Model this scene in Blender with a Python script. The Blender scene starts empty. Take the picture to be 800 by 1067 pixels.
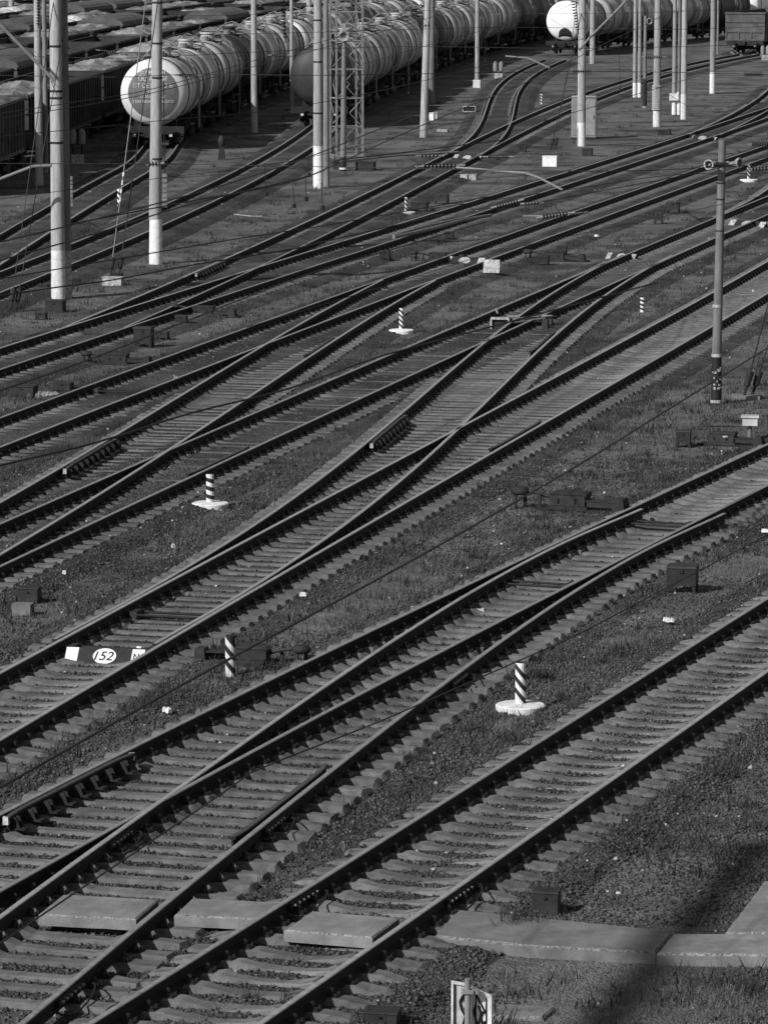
import bpy, math, random
import numpy as np
from mathutils import Vector, Matrix
from bisect import bisect_left

# ------------------------------------------------------------------ camera, sky, sun, exposure
SC = bpy.context.scene
COL = SC.collection
R = math.radians
random.seed(7)
FPX, CAMZ, HOR = 4300.0, 11.2, -90.0           # focal length in pixels of an 800 px wide picture
TILT = math.atan2(533.5 - HOR, FPX)
cam_d = bpy.data.cameras.new('camera')
cam_d.sensor_fit = 'HORIZONTAL'; cam_d.sensor_width = 36.0; cam_d.lens = FPX / 800 * 36
cam_d.clip_start = 0.5; cam_d.clip_end = 6000
cam = bpy.data.objects.new('camera', cam_d); COL.objects.link(cam)
cam.location = (0, 0, CAMZ); cam.rotation_euler = (math.pi/2 - TILT, 0, 0)
SC.camera = cam
SUN_EL, SUN_AZ = R(35), (-0.72, -0.69)          # the sun stands behind the camera, to its left
W = bpy.data.worlds.new('World'); SC.world = W; W.use_nodes = True
wn = W.node_tree; bg = wn.nodes['Background']
sky = wn.nodes.new('ShaderNodeTexSky'); sky.sky_type = 'NISHITA'; sky.sun_disc = False
sky.sun_elevation = SUN_EL; sky.sun_rotation = math.atan2(SUN_AZ[0], SUN_AZ[1])
bw = wn.nodes.new('ShaderNodeRGBToBW')          # the photograph is black and white
wn.links.new(sky.outputs[0], bw.inputs[0]); wn.links.new(bw.outputs[0], bg.inputs[0])
bg.inputs[1].default_value = 0.075
sl = bpy.data.lights.new('sun', 'SUN'); sl.energy = 4.0; sl.angle = R(0.5)
sun = bpy.data.objects.new('sun', sl); COL.objects.link(sun)
az = Vector((SUN_AZ[0], SUN_AZ[1], 0)).normalized() * math.cos(SUN_EL)
sun.rotation_euler = Vector((az.x, az.y, math.sin(SUN_EL))).to_track_quat('Z', 'Y').to_euler()
SC.view_settings.view_transform = 'Standard'; SC.view_settings.look = 'None'
SC.view_settings.exposure = 0.22; SC.view_settings.gamma = 1; SC.view_settings.use_curve_mapping = False

# ------------------------------------------------------------------ helpers
def at(x, y, z=0.0):
    """the point at height z seen at pixel x, y of the 800 x 1067 photograph"""
    u = (x - 400) / FPX; v = (533.5 - y) / FPX
    c, s = math.cos(TILT), math.sin(TILT)
    fw = c + v*s; up = v*c - s
    k = (CAMZ - z) / -up
    return Vector((u*k, fw*k, z))
def at_depth(x, y, D):
    """the point D metres ahead seen at pixel x, y"""
    u = (x - 400) / FPX; v = (533.5 - y) / FPX
    c, s = math.cos(TILT), math.sin(TILT)
    k = D / (c + v*s)
    return Vector((u*k, D, CAMZ + (v*c - s)*k))
def pxm(D): return FPX / D

def mat(name, val, rough=0.85, nscale=6.0, amp=0.3, bump=0.0, metal=0.0, bscale=None, stretch=None, island=0.0):
    m = bpy.data.materials.new(name); m.use_nodes = True
    t = m.node_tree; b = t.nodes['Principled BSDF']
    b.inputs['Roughness'].default_value = rough; b.inputs['Metallic'].default_value = metal
    b.inputs['Specular IOR Level'].default_value = 0.3
    tc = t.nodes.new('ShaderNodeTexCoord'); src = tc.outputs['Object']
    if stretch:
        mp = t.nodes.new('ShaderNodeMapping'); mp.inputs['Scale'].default_value = stretch
        t.links.new(src, mp.inputs[0]); src = mp.outputs[0]
    n = t.nodes.new('ShaderNodeTexNoise'); n.inputs['Scale'].default_value = nscale; n.inputs['Detail'].default_value = 6
    n.inputs['Roughness'].default_value = 0.65
    t.links.new(src, n.inputs['Vector'])
    r = t.nodes.new('ShaderNodeMapRange'); r.inputs[1].default_value = 0.3; r.inputs[2].default_value = 0.7
    r.inputs[3].default_value = val*(1-amp); r.inputs[4].default_value = val*(1+amp)
    t.links.new(n.outputs[0], r.inputs[0]); out = r.outputs[0]
    if island:
        g = t.nodes.new('ShaderNodeNewGeometry')
        r2 = t.nodes.new('ShaderNodeMapRange'); r2.inputs[3].default_value = 1-island; r2.inputs[4].default_value = 1+island
        t.links.new(g.outputs['Random Per Island'], r2.inputs[0])
        mu = t.nodes.new('ShaderNodeMath'); mu.operation = 'MULTIPLY'
        t.links.new(out, mu.inputs[0]); t.links.new(r2.outputs[0], mu.inputs[1]); out = mu.outputs[0]
    oi = t.nodes.new('ShaderNodeObjectInfo')
    r3 = t.nodes.new('ShaderNodeMapRange'); r3.inputs[3].default_value = 0.80; r3.inputs[4].default_value = 1.20
    t.links.new(oi.outputs['Random'], r3.inputs[0])
    m3 = t.nodes.new('ShaderNodeMath'); m3.operation = 'MULTIPLY'
    t.links.new(out, m3.inputs[0]); t.links.new(r3.outputs[0], m3.inputs[1])
    t.links.new(m3.outputs[0], b.inputs['Base Color'])
    if bump:
        n2 = t.nodes.new('ShaderNodeTexNoise'); n2.inputs['Scale'].default_value = bscale or nscale*5; n2.inputs['Detail'].default_value = 4
        t.links.new(tc.outputs['Object'], n2.inputs['Vector'])
        bp = t.nodes.new('ShaderNodeBump'); bp.inputs['Strength'].default_value = bump; bp.inputs['Distance'].default_value = 0.02
        t.links.new(n2.outputs[0], bp.inputs['Height']); t.links.new(bp.outputs[0], b.inputs['Normal'])
    return m

M = dict(
  rail_side=mat('rail_side', 0.014, 0.8, 12, 0.5, 0.3),
  rail_head=mat('rail_head', 0.31, 0.36, 9, 0.3, 0.0, 0.35),
  rail_worn=mat('rail_worn', 0.055, 0.6, 9, 0.3, 0.0, 0.2),
  iron=mat('dark_iron', 0.017, 0.75, 8, 0.5, 0.4),
  sleeper=mat('sleeper_concrete', 0.118, 0.9, 4.5, 0.45, 0.5, bscale=50),
  timber=mat('bearer_concrete', 0.105, 0.95, 5, 0.40, 0.5, bscale=40),
  concrete=mat('slab_concrete', 0.165, 0.9, 3, 0.34, 0.35, bscale=60),
  edge=mat('chipped_edge', 0.18, 0.9, 30, 0.95, 0.4),
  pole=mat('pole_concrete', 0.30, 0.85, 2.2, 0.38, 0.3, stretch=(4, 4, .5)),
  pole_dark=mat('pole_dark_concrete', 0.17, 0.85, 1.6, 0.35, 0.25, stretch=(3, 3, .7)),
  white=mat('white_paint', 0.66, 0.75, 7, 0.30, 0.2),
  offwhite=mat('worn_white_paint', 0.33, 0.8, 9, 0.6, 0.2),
  black=mat('black_paint', 0.018, 0.7, 8, 0.4, 0.2),
  box=mat('box_paint', 0.022, 0.7, 5, 0.45, 0.2),
  greybox=mat('grey_cabinet', 0.22, 0.6, 3, 0.2, 0.1),
  steel=mat('painted_steel', 0.19, 0.65, 6, 0.25, 0.1),
  wire=mat('wire', 0.015, 0.6, 3, 0.2),
  glaze=mat('insulator_glaze', 0.02, 0.3, 3, 0.2),
  grass=mat('grass', 0.105, 0.9, 0.5, 0.45, island=0.45),
  grass_dark=mat('weeds', 0.030, 0.9, 0.7, 0.4, island=0.4),
  stone=mat('ballast_stone', 0.066, 0.9, 0.8, 0.4, island=0.6),
  stone_pale=mat('pale_stone', 0.26, 0.9, 0.8, 0.35, island=0.6),
  tank_grey=mat('tank_grey', 0.17, 0.5, 1.6, 0.65, 0.0, stretch=(.6, 2.2, .3)),
  tank_light=mat('tank_light', 0.36, 0.5, 1.6, 0.55, 0.0, stretch=(.6, 2.2, .3)),
  tank_dark=mat('tank_dark', 0.028, 0.55, 1.6, 0.6, 0.0, stretch=(.6, 2.2, .3)),
  tank_white=mat('tank_white', 0.72, 0.55, 1.5, 0.15),
  panel=mat('tank_end_panel', 0.13, 0.6, 1.5, 0.3),
  chassis=mat('chassis', 0.022, 0.85, 3, 0.4),
  gondola=mat('gondola_paint', 0.035, 0.8, 1.5, 0.5, 0.2),
  gondola_light=mat('gondola_grey_paint', 0.085, 0.8, 1.5, 0.4, 0.2),
  load=mat('gravel_load', 0.18, 0.95, 1.0, 0.7, 1.0, bscale=5),
  load_white=mat('white_load', 0.6, 0.95, 1.3, 0.25, 1.0, bscale=5),
  load_dark=mat('coal_load', 0.03, 0.95, 1.3, 0.45, 1.0, bscale=5),
)

class MB:
    def __init__(s): s.v = []; s.f = []; s.m = []
    def add(s, vs, fs, mi=0):
        o = len(s.v); s.v += [tuple(v) for v in vs]; s.f += [tuple(i+o for i in f) for f in fs]; s.m += [mi]*len(fs)
    def box(s, c, d, rz=0.0, mi=0, top=(1, 1), tilt=0.0):
        """box centred at c with size d, optional narrower top"""
        x, y, z = d[0]/2, d[1]/2, d[2]/2
        vs = []
        for k, (tx, ty) in ((-1, (1, 1)), (1, top)):
            for a, b in ((-1, -1), (1, -1), (1, 1), (-1, 1)):
                p = Vector((a*x*tx, b*y*ty, k*z))
                if tilt: p.rotate(Matrix.Rotation(tilt, 3, 'X'))
                if rz: p.rotate(Matrix.Rotation(rz, 3, 'Z'))
                vs.append((p.x+c[0], p.y+c[1], p.z+c[2]))
        s.add(vs, [(3, 2, 1, 0), (4, 5, 6, 7), (0, 1, 5, 4), (1, 2, 6, 5), (2, 3, 7, 6), (3, 0, 4, 7)], mi)
    def cyl(s, p0, p1, r0, r1=None, n=10, mi=0, caps=True, phase=0.0):
        r1 = r0 if r1 is None else r1
        p0, p1 = Vector(p0), Vector(p1); a = (p1-p0).normalized()
        u = a.cross(Vector((0, 0, 1)) if abs(a.z) < .95 else Vector((1, 0, 0))).normalized(); w = a.cross(u)
        vs = []
        for p, r in ((p0, r0), (p1, r1)):
            for i in range(n):
                t = 2*math.pi*i/n + phase; vs.append(p + u*(r*math.cos(t)) + w*(r*math.sin(t)))
        fs = [(i, (i+1) % n, n+(i+1) % n, n+i) for i in range(n)]
        if caps: fs += [tuple(range(n-1, -1, -1)), tuple(range(n, 2*n))]
        s.add(vs, fs, mi)
    def tube(s, pts, r, n=6, mi=0):
        for a, b in zip(pts[:-1], pts[1:]): s.cyl(a, b, r, r, n, mi)
    def lathe(s, prof, c=(0, 0, 0), axis='z', n=20, mis=None, mi=0, x0=0.0):
        """prof: list of (radius, height) along the axis"""
        vs = []
        for r, h in prof:
            for i in range(n):
                t = 2*math.pi*i/n
                if axis == 'z': vs.append((c[0]+r*math.cos(t), c[1]+r*math.sin(t), c[2]+h))
                else: vs.append((c[0]+r*math.cos(t), c[1]+h, c[2]+r*math.sin(t)))
        for k in range(len(prof)-1):
            fs = [(k*n+i, k*n+(i+1) % n, (k+1)*n+(i+1) % n, (k+1)*n+i) for i in range(n)]
            if axis != 'z': fs = [tuple(reversed(f)) for f in fs]
            o = len(s.v) if k == 0 else o
            if k == 0: s.v += [tuple(v) for v in vs]
            s.f += [tuple(i+o for i in f) for f in fs]; s.m += [mis[k] if mis else mi]*n
        a = tuple(range(n-1, -1, -1)); b = tuple((len(prof)-1)*n+i for i in range(n))
        if axis != 'z': a, b = tuple(reversed(a)), tuple(reversed(b))
        s.f += [tuple(i+o for i in a), tuple(i+o for i in b)]; s.m += [mis[0] if mis else mi, mis[-1] if mis else mi]
    def build(s, name, mats, parent=None, smooth=False, loc=None, rz=None):
        me = bpy.data.meshes.new(name); me.from_pydata(s.v, [], s.f)
        if not isinstance(mats, (list, tuple)): mats = [mats]
        for m in mats: me.materials.append(m)
        if len(mats) > 1: me.polygons.foreach_set('material_index', s.m)
        if smooth: 
            me.polygons.foreach_set('use_smooth', [True]*len(s.f)); me.set_sharp_from_angle(angle=R(smooth if smooth is not True else 40))
        me.update()
        return link(name, me, parent, loc, rz)
def link(name, me, parent=None, loc=None, rz=None):
    o = bpy.data.objects.new(name, me); COL.objects.link(o)
    if parent: o.parent = parent
    if loc is not None: o.location = loc
    if rz is not None: o.rotation_euler = (0, 0, rz)
    return o
def tag(o, label=None, cat=None, group=None, kind=None):
    if label: o['label'] = label
    if cat: o['category'] = cat
    if group: o['group'] = group
    if kind: o['kind'] = kind
    return o
def thing(name, loc, rz=0.0, label=None, cat=None, group=None):
    o = bpy.data.objects.new(name, None); COL.objects.link(o); o.empty_display_size = 0.3
    o.location = loc; o.rotation_euler = (0, 0, rz)
    return tag(o, label, cat, group)
def kids(root): return [o for o in COL.objects if o.parent == root]
def copy_tree(root, children, loc, rz, label=None):
    """children: list of (object, [sub-objects])"""
    c = root.copy(); COL.objects.link(c); c.location = loc; c.rotation_euler = (0, 0, rz)
    if label: c['label'] = label
    for o, subs in children:
        d = o.copy(); COL.objects.link(d); d.parent = c
        for q in subs:
            e = q.copy(); COL.objects.link(e); e.parent = d
    return c
def text_mesh(body, size, depth=0.004):
    cu = bpy.data.curves.new('writing', 'FONT'); cu.body = body; cu.size = size; cu.extrude = depth
    cu.align_x = 'CENTER'; cu.align_y = 'CENTER'
    o = bpy.data.objects.new('writing', cu); COL.objects.link(o)
    bpy.context.view_layer.update()
    me = bpy.data.meshes.new_from_object(o.evaluated_get(bpy.context.evaluated_depsgraph_get()))
    bpy.data.objects.remove(o)
    return me

# ------------------------------------------------------------------ ground
def ground_material(name, dark, light, soil, patch_lo, patch_hi, cell=(26, 60)):
    m = bpy.data.materials.new(name); m.use_nodes = True
    t = m.node_tree; b = t.nodes['Principled BSDF']; L = t.links.new
    b.inputs['Roughness'].default_value = 0.95; b.inputs['Specular IOR Level'].default_value = 0.15
    tc = t.nodes.new('ShaderNodeTexCoord'); P = tc.outputs['Object']
    def noise(s, d=5, r=.6):
        n = t.nodes.new('ShaderNodeTexNoise'); n.inputs['Scale'].default_value = s; n.inputs['Detail'].default_value = d
        n.inputs['Roughness'].default_value = r; L(P, n.inputs['Vector']); return n.outputs[0]
    def rng(x, a, c, lo, hi):
        r = t.nodes.new('ShaderNodeMapRange'); L(x, r.inputs[0]); r.inputs[1].default_value = a; r.inputs[2].default_value = c
        r.inputs[3].default_value = lo; r.inputs[4].default_value = hi; return r.outputs[0]
    def mth(op, x, y):
        q = t.nodes.new('ShaderNodeMath'); q.operation = op
        for i, k in enumerate((x, y)):
            if isinstance(k, (int, float)): q.inputs[i].default_value = k
            else: L(k, q.inputs[i])
        return q.outputs[0]
    def mix(f, x, y):
        q = t.nodes.new('ShaderNodeMix'); q.data_type = 'FLOAT'; L(f, q.inputs[0]); L(x, q.inputs[2]); L(y, q.inputs[3]); return q.outputs[0]
    vo = t.nodes.new('ShaderNodeTexVoronoi'); vo.inputs['Scale'].default_value = cell[0]; L(P, vo.inputs['Vector'])
    v2 = t.nodes.new('ShaderNodeTexVoronoi'); v2.inputs['Scale'].default_value = cell[1]; L(P, v2.inputs['Vector'])
    g1 = t.nodes.new('ShaderNodeSeparateColor'); L(vo.outputs['Color'], g1.inputs[0])
    g2 = t.nodes.new('ShaderNodeSeparateColor'); L(v2.outputs['Color'], g2.inputs[0])
    pebb = mth('ADD', mth('MULTIPLY', g1.outputs[0], .6), mth('MULTIPLY', g2.outputs[0], .4))
    grav = rng(pebb, 0.15, 0.9, dark, light)
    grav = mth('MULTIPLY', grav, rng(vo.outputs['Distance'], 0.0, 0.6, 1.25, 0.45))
    fine = rng(noise(11, 8, .75), .3, .7, soil*.62, soil*1.38)
    col = mix(rng(noise(0.33, 7, .65), patch_lo, patch_hi, 0, 1), grav, fine)
    col = mth('MULTIPLY', col, rng(noise(0.12, 4), .3, .7, .82, 1.18))
    col = mth('MULTIPLY', col, rng(noise(2.2, 6, .7), .3, .7, .72, 1.28))
    L(col, b.inputs['Base Color'])
    bp = t.nodes.new('ShaderNodeBump'); bp.inputs['Strength'].default_value = 0.9; bp.inputs['Distance'].default_value = 0.03
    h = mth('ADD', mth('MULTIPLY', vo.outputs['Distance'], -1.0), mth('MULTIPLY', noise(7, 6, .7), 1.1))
    L(h, bp.inputs['Height']); L(bp.outputs[0], b.inputs['Normal'])
    return m
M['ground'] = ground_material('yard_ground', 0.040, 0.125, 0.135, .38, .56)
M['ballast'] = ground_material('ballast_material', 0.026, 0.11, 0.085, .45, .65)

g = MB()
xs = [-2500, -400, -60, -30, 0, 30, 60, 400, 2500]; ys = [-60, 20, 60, 120, 220, 400, 900, 2500, 5000]
for y in ys:
    for x in xs: g.v.append((x, y, 0))
nx = len(xs)
for j in range(len(ys)-1):
    for i in range(nx-1):
        g.f.append((j*nx+i, j*nx+i+1, (j+1)*nx+i+1, (j+1)*nx+i)); g.m.append(0)
tag(g.build('ground', M['ground']), kind='structure')

# ------------------------------------------------------------------ tracks
TRACKS = {
  '1': [(-6.179, 28.21), (-2.172, 39.521), (-0.342, 44.687), (1.48, 49.856), (3.299, 55.026), (5.12, 60.196), (6.948, 65.362), (10.95, 76.675)],
  '2a': [(-8.818, 34.314), (-5.073, 45.715), (-3.63, 50.108), (-2.148, 54.49), (-0.635, 58.862), (0.904, 63.226), (2.464, 67.583), (4.038, 71.936), (5.621, 76.286), (7.206, 80.636), (8.787, 84.987), (13.57, 98.144)],
  '2b': [(-7.055, 28.254), (-4.366, 39.949), (-3.339, 44.416), (-2.267, 48.872), (-1.169, 53.322), (-0.045, 57.766), (1.128, 62.198), (2.396, 66.608), (3.827, 70.98), (5.508, 75.294)],
  '3': [(-9.191, 40.581), (-5.901, 54.189), (-4.856, 58.512), (-3.801, 62.832), (-2.737, 67.15), (-1.665, 71.467), (-0.588, 75.782), (0.493, 80.096), (1.577, 84.41), (2.663, 88.724), (3.748, 93.037), (4.831, 97.351), (5.912, 101.666), (6.987, 105.981), (8.056, 110.299), (9.117, 114.618), (10.169, 118.939), (11.21, 123.262), (12.239, 127.588), (15.477, 141.209)],
  '3x': [(-4.236, 61.535), (-3.194, 65.696), (-2.269, 69.875), (-1.442, 74.07), (-0.694, 78.276), (-0.005, 82.493), (0.641, 86.716), (1.259, 90.943), (1.864, 95.173), (2.47, 99.402), (3.088, 103.629), (3.728, 107.853), (4.401, 112.072), (5.113, 116.285), (5.872, 120.49), (6.684, 124.687), (7.552, 128.875), (8.479, 133.054)],
  '4': [(-10.537, 55.372), (-7.259, 68.983), (-6.256, 73.149), (-5.248, 77.315), (-4.236, 81.48), (-3.221, 85.644), (-2.201, 89.807), (-1.177, 93.969), (-0.151, 98.13), (0.88, 102.291), (1.914, 106.45), (2.95, 110.609), (3.99, 114.767), (5.033, 118.925), (6.078, 123.082), (7.126, 127.238), (8.177, 131.394), (9.23, 135.549), (10.285, 139.704), (11.341, 143.858), (12.4, 148.012), (13.461, 152.166), (14.523, 156.319), (15.587, 160.471), (19.556, 175.971)],
  '5x': [(-9.604, 56.582), (-7.352, 70.4), (-6.627, 74.851), (-5.936, 79.307), (-5.272, 83.766), (-4.628, 88.227), (-3.995, 92.69), (-3.367, 97.153), (-2.734, 101.616), (-2.091, 106.077), (-1.429, 110.536), (-0.74, 114.992), (-0.017, 119.443), (0.747, 123.89)],
  '5': [(-11.925, 71.049), (-8.725, 84.678), (-7.775, 88.722), (-6.82, 92.765), (-5.861, 96.807), (-4.897, 100.848), (-3.928, 104.888), (-2.956, 108.927), (-1.979, 112.965), (-0.999, 117.002), (-0.015, 121.038), (0.972, 125.073), (1.963, 129.108), (2.957, 133.142), (3.953, 137.175), (4.953, 141.208), (5.955, 145.24), (6.959, 149.271), (7.965, 153.302), (8.974, 157.333), (9.984, 161.363), (10.996, 165.393), (12.009, 169.422), (13.024, 173.451), (14.039, 177.48), (15.056, 181.509), (16.073, 185.538), (17.091, 189.566), (18.109, 193.594), (19.127, 197.623), (24.028, 217.013)],
  '6': [(-13.843, 83.393), (-10.17, 98.966), (-9.215, 103.014), (-8.255, 107.061), (-7.29, 111.107), (-6.321, 115.152), (-5.348, 119.197), (-4.372, 123.24), (-3.393, 127.282), (-2.411, 131.324), (-1.426, 135.366), (-0.44, 139.407), (0.547, 143.447), (1.536, 147.488), (2.525, 151.528), (3.514, 155.568), (4.503, 159.609), (5.491, 163.649), (6.478, 167.69), (7.464, 171.731), (8.448, 175.772), (9.429, 179.814), (10.408, 183.857), (11.384, 187.9), (12.356, 191.945), (13.324, 195.99), (14.288, 200.036), (15.247, 204.084), (16.201, 208.132), (17.149, 212.182), (18.092, 216.234), (19.027, 220.287), (19.956, 224.341), (24.423, 243.836)],
  '7': [(-7.714, 109.567), (-7.042, 113.656), (-6.385, 117.747), (-5.743, 121.841), (-5.114, 125.937), (-4.498, 130.035), (-3.893, 134.135), (-3.299, 138.237), (-2.715, 142.34), (-2.14, 146.445), (-1.573, 150.551), (-1.013, 154.659), (-0.459, 158.767), (0.09, 162.876), (0.635, 166.986), (1.176, 171.097), (1.715, 175.208), (2.252, 179.319), (2.789, 183.43), (3.326, 187.541), (3.865, 191.652), (4.406, 195.763), (4.95, 199.873), (5.498, 203.982), (6.051, 208.09), (6.61, 212.198), (7.176, 216.304), (7.749, 220.409), (8.332, 224.513), (8.924, 228.615), (9.526, 232.715), (10.14, 236.814), (10.767, 240.91), (11.407, 245.004), (12.061, 249.096), (12.73, 253.185), (13.416, 257.272), (14.119, 261.356), (14.839, 265.436), (15.579, 269.514), (16.338, 273.588), (17.118, 277.659), (17.92, 281.727), (18.744, 285.79), (19.592, 289.85), (20.465, 293.905), (21.363, 297.957), (22.287, 302.004), (23.239, 306.046), (24.218, 310.084), (25.227, 314.117), (26.266, 318.145), (27.336, 322.168), (28.437, 326.186)],
  '8x': [(3.608, 189.174), (4.081, 193.366), (4.493, 197.561), (4.85, 201.76), (5.161, 205.962), (5.434, 210.166), (5.674, 214.371), (5.888, 218.579), (6.082, 222.787), (6.262, 226.997), (6.434, 231.207), (6.602, 235.417), (6.77, 239.627), (6.944, 243.837), (7.126, 248.046), (7.321, 252.254), (7.531, 256.462), (7.76, 260.669), (8.009, 264.874), (8.281, 269.078), (8.577, 273.28), (8.898, 277.481), (9.247, 281.681), (9.622, 285.879), (10.025, 290.075), (10.454, 294.269), (10.91, 298.462), (11.392, 302.654), (11.899, 306.844), (12.427, 311.032), (12.977, 315.22)],
  '6y': [(15.978, 206.642), (16.843, 211.056), (17.686, 215.474), (18.505, 219.894), (19.302, 224.318), (20.076, 228.744), (20.827, 233.174), (21.555, 237.607), (22.261, 242.043), (22.944, 246.483), (23.603, 250.925), (24.241, 255.37), (24.855, 259.819), (26.496, 271.706)],
  '4z': [(13.345, 152.107), (13.983, 154.792), (14.586, 157.485), (15.155, 160.185), (15.688, 162.893), (16.187, 165.608), (18.355, 177.41)],
  '9': [(-14.669, 100.173), (-11.956, 119.989), (-11.369, 124.275), (-10.8, 128.563), (-10.248, 132.852), (-9.715, 137.142), (-9.199, 141.434), (-8.7, 145.727), (-8.22, 150.022), (-7.757, 154.317), (-7.312, 158.614), (-6.885, 162.913), (-6.475, 167.213), (-6.083, 171.514), (-5.709, 175.816), (-5.353, 180.12), (-5.014, 184.424), (-4.693, 188.731), (-4.39, 193.038), (-4.105, 197.347), (-3.837, 201.658), (-3.587, 205.969), (-3.355, 210.282), (-3.14, 214.596), (-2.944, 218.912)],
  '8': [(-13.553, 109.569), (-12.861, 129.557), (-12.703, 134.111), (-12.538, 138.666), (-12.366, 143.22), (-12.187, 147.774), (-12.0, 152.328), (-11.806, 156.882), (-11.605, 161.436), (-11.397, 165.989), (-11.181, 170.543), (-10.958, 175.096), (-10.728, 179.65)],
}
TRACKS['7'] += [(29.4, 338), (33.5, 352), (39.5, 368), (47, 384)]
TRACKS['9'] += [(-3.0, 226), (-1.7, 242), (0.3, 266), (4.0, 310), (10, 352), (19, 400)]
TRACKS['8'] += [(-10.6, 212), (-8.8, 240), (-5.4, 280), (-1, 320), (5, 360)]

def hermite(P, step):
    P = np.array(P, float); d = np.hypot(*np.diff(P, axis=0).T); t = np.concatenate([[0], np.cumsum(d)])
    m = np.zeros_like(P); m[1:-1] = ((P[2:]-P[1:-1])/d[1:, None]*d[:-1, None] + (P[1:-1]-P[:-2])/d[:-1, None]*d[1:, None])/(d[1:]+d[:-1])[:, None]
    m[0] = (P[1]-P[0])/d[0]; m[-1] = (P[-1]-P[-2])/d[-1]
    out = []
    n = int(t[-1]/step)
    for s in np.linspace(0, t[-1], n+1):
        i = min(max(np.searchsorted(t, s)-1, 0), len(d)-1); h = d[i]; u = (s-t[i])/h
        out.append((2*u**3-3*u**2+1)*P[i] + (u**3-2*u**2+u)*h*m[i] + (-2*u**3+3*u**2)*P[i+1] + (u**3-u**2)*h*m[i+1])
    return np.array(out)

class Line:
    """a track centre line with arc length, headings and right-hand normals"""
    def __init__(s, pts, step=0.5):
        s.P = hermite(pts, step)
        s.S = np.concatenate([[0], np.cumsum(np.hypot(*np.diff(s.P, axis=0).T))])
        T = np.gradient(s.P, axis=0); T /= np.hypot(T[:, 0], T[:, 1])[:, None]
        s.T = T; s.N = np.stack([T[:, 1], -T[:, 0]], 1)
    def pos(s, x, off=0.0):
        i = np.clip(np.searchsorted(s.S, x)-1, 0, len(s.S)-2); u = (x-s.S[i])/(s.S[i+1]-s.S[i])
        p = s.P[i]*(1-u)+s.P[i+1]*u; n = s.N[i]*(1-u)+s.N[i+1]*u; t = s.T[i]*(1-u)+s.T[i+1]*u
        return p+n*off, math.atan2(t[1], t[0])
    def near(s, p):
        """arc length and signed right-hand offset of the nearest point; distance"""
        d = s.P-np.array(p)[:2]; i = int(np.argmin((d**2).sum(1)))
        return s.S[i]+float(-d[i]@s.T[i])*1.0, float(-d[i]@s.N[i]), float(math.hypot(*d[i]))
LN = {k: Line(v) for k, v in TRACKS.items()}
G = 0.795
ZR = 0.13

RP = [(-.075,0),(.075,0),(.075,.012),(.012,.03),(.009,.125),(.0365,.133),(.0375,.16),(.03,.17),(-.03,.17),(-.0375,.16),(-.0365,.133),(-.009,.125),(-.012,.03),(-.075,.012)]
RPG = [(-.03,0),(.03,0),(.03,.012),(.012,.03),(.012,.125),(.0365,.133),(.0375,.16),(.03,.17),(-.03,.17),(-.0375,.16),(-.0365,.133),(-.012,.125),(-.012,.03),(-.03,.012)]
def rail_mesh(P, N, z=0.0, prof=RP, head=1):
    """sweep the rail section along P"""
    mb = MB(); n = len(prof); k = len(P)
    for p, q in zip(P, N):
        for y, h in prof: mb.v.append((p[0]+q[0]*y, p[1]+q[1]*y, ZR+z+h))
    for i in range(k-1):
        for j in range(n):
            a, b = i*n+j, i*n+(j+1) % n
            mb.f.append((a, b, b+n, a+n)); mb.m.append(head if 6 <= j <= 8 else 0)
    mb.f += [tuple(range(n)), tuple(range((k-1)*n+n-1, (k-1)*n-1, -1))]; mb.m += [0, 0]
    return mb
def in_view(p, z=0.1, pad=20):
    c, s = math.cos(TILT), math.sin(TILT)
    x, y, zz = p[0], p[1], z-CAMZ
    fw = y*c - zz*s; up = y*s + zz*c
    if fw < 1: return False
    X = 400+FPX*x/fw; Y = 533.5-FPX*up/fw
    return -pad < X < 800+pad and -pad < Y < 1067+pad

# a concrete sleeper: raised rail seats, low waist, bevelled ends
def sleeper_mb(flat=False, a=-1.35, b=1.35, pads=None, mb=None):
    mb = mb or MB()
    if flat:
        pads = pads or [-G, G]; xs_ = sorted(set([a, a+.05, b-.05, b]+[round(x, 3) for q in pads for x in (q-.34, q-.2, q+.2, q+.34) if a+.06 < x < b-.06])); st = []
        for x in xs_:
            d = min(abs(x-q) for q in pads); z = .13 if d < .21 else (.125 if x < min(pads) or x > max(pads) else .086)
            if x in (a, b): z = .06
            st.append((x, z, .075 if x in (a, b) else (.125 if z > .1 else .105)))
    else: st = [(-1.38, .055, .07), (-1.30, .095, .118), (-1.12, .118, .13), (-1.0, .133, .13), (-.6, .133, .132), (-.5, .138, .128), (-.38, .108, .118), (-.2, .088, .108), (0, .084, .104), (.2, .088, .108), (.38, .108, .118), (.5, .138, .128), (.6, .133, .132), (1.0, .133, .13), (1.12, .118, .13), (1.30, .095, .118), (1.38, .055, .07)]
    o = len(mb.v)
    for x, z, w in st:
        ch = .018
        mb.v += [(x, -w-.03, -.02), (x, -w+.0, z-ch), (x, -w+ch*1.5, z), (x, w-ch*1.5, z), (x, w, z-ch), (x, w+.03, -.02)]
    for i in range(len(st)-1):
        for j in range(5):
            q = o+i*6+j; mb.f.append((q, q+6, q+7, q+1)); mb.m.append(0)
    mb.f += [tuple(o+i for i in range(6)), tuple(o+(len(st)-1)*6+i for i in range(5, -1, -1))]; mb.m += [0, 0]
    return mb
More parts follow.
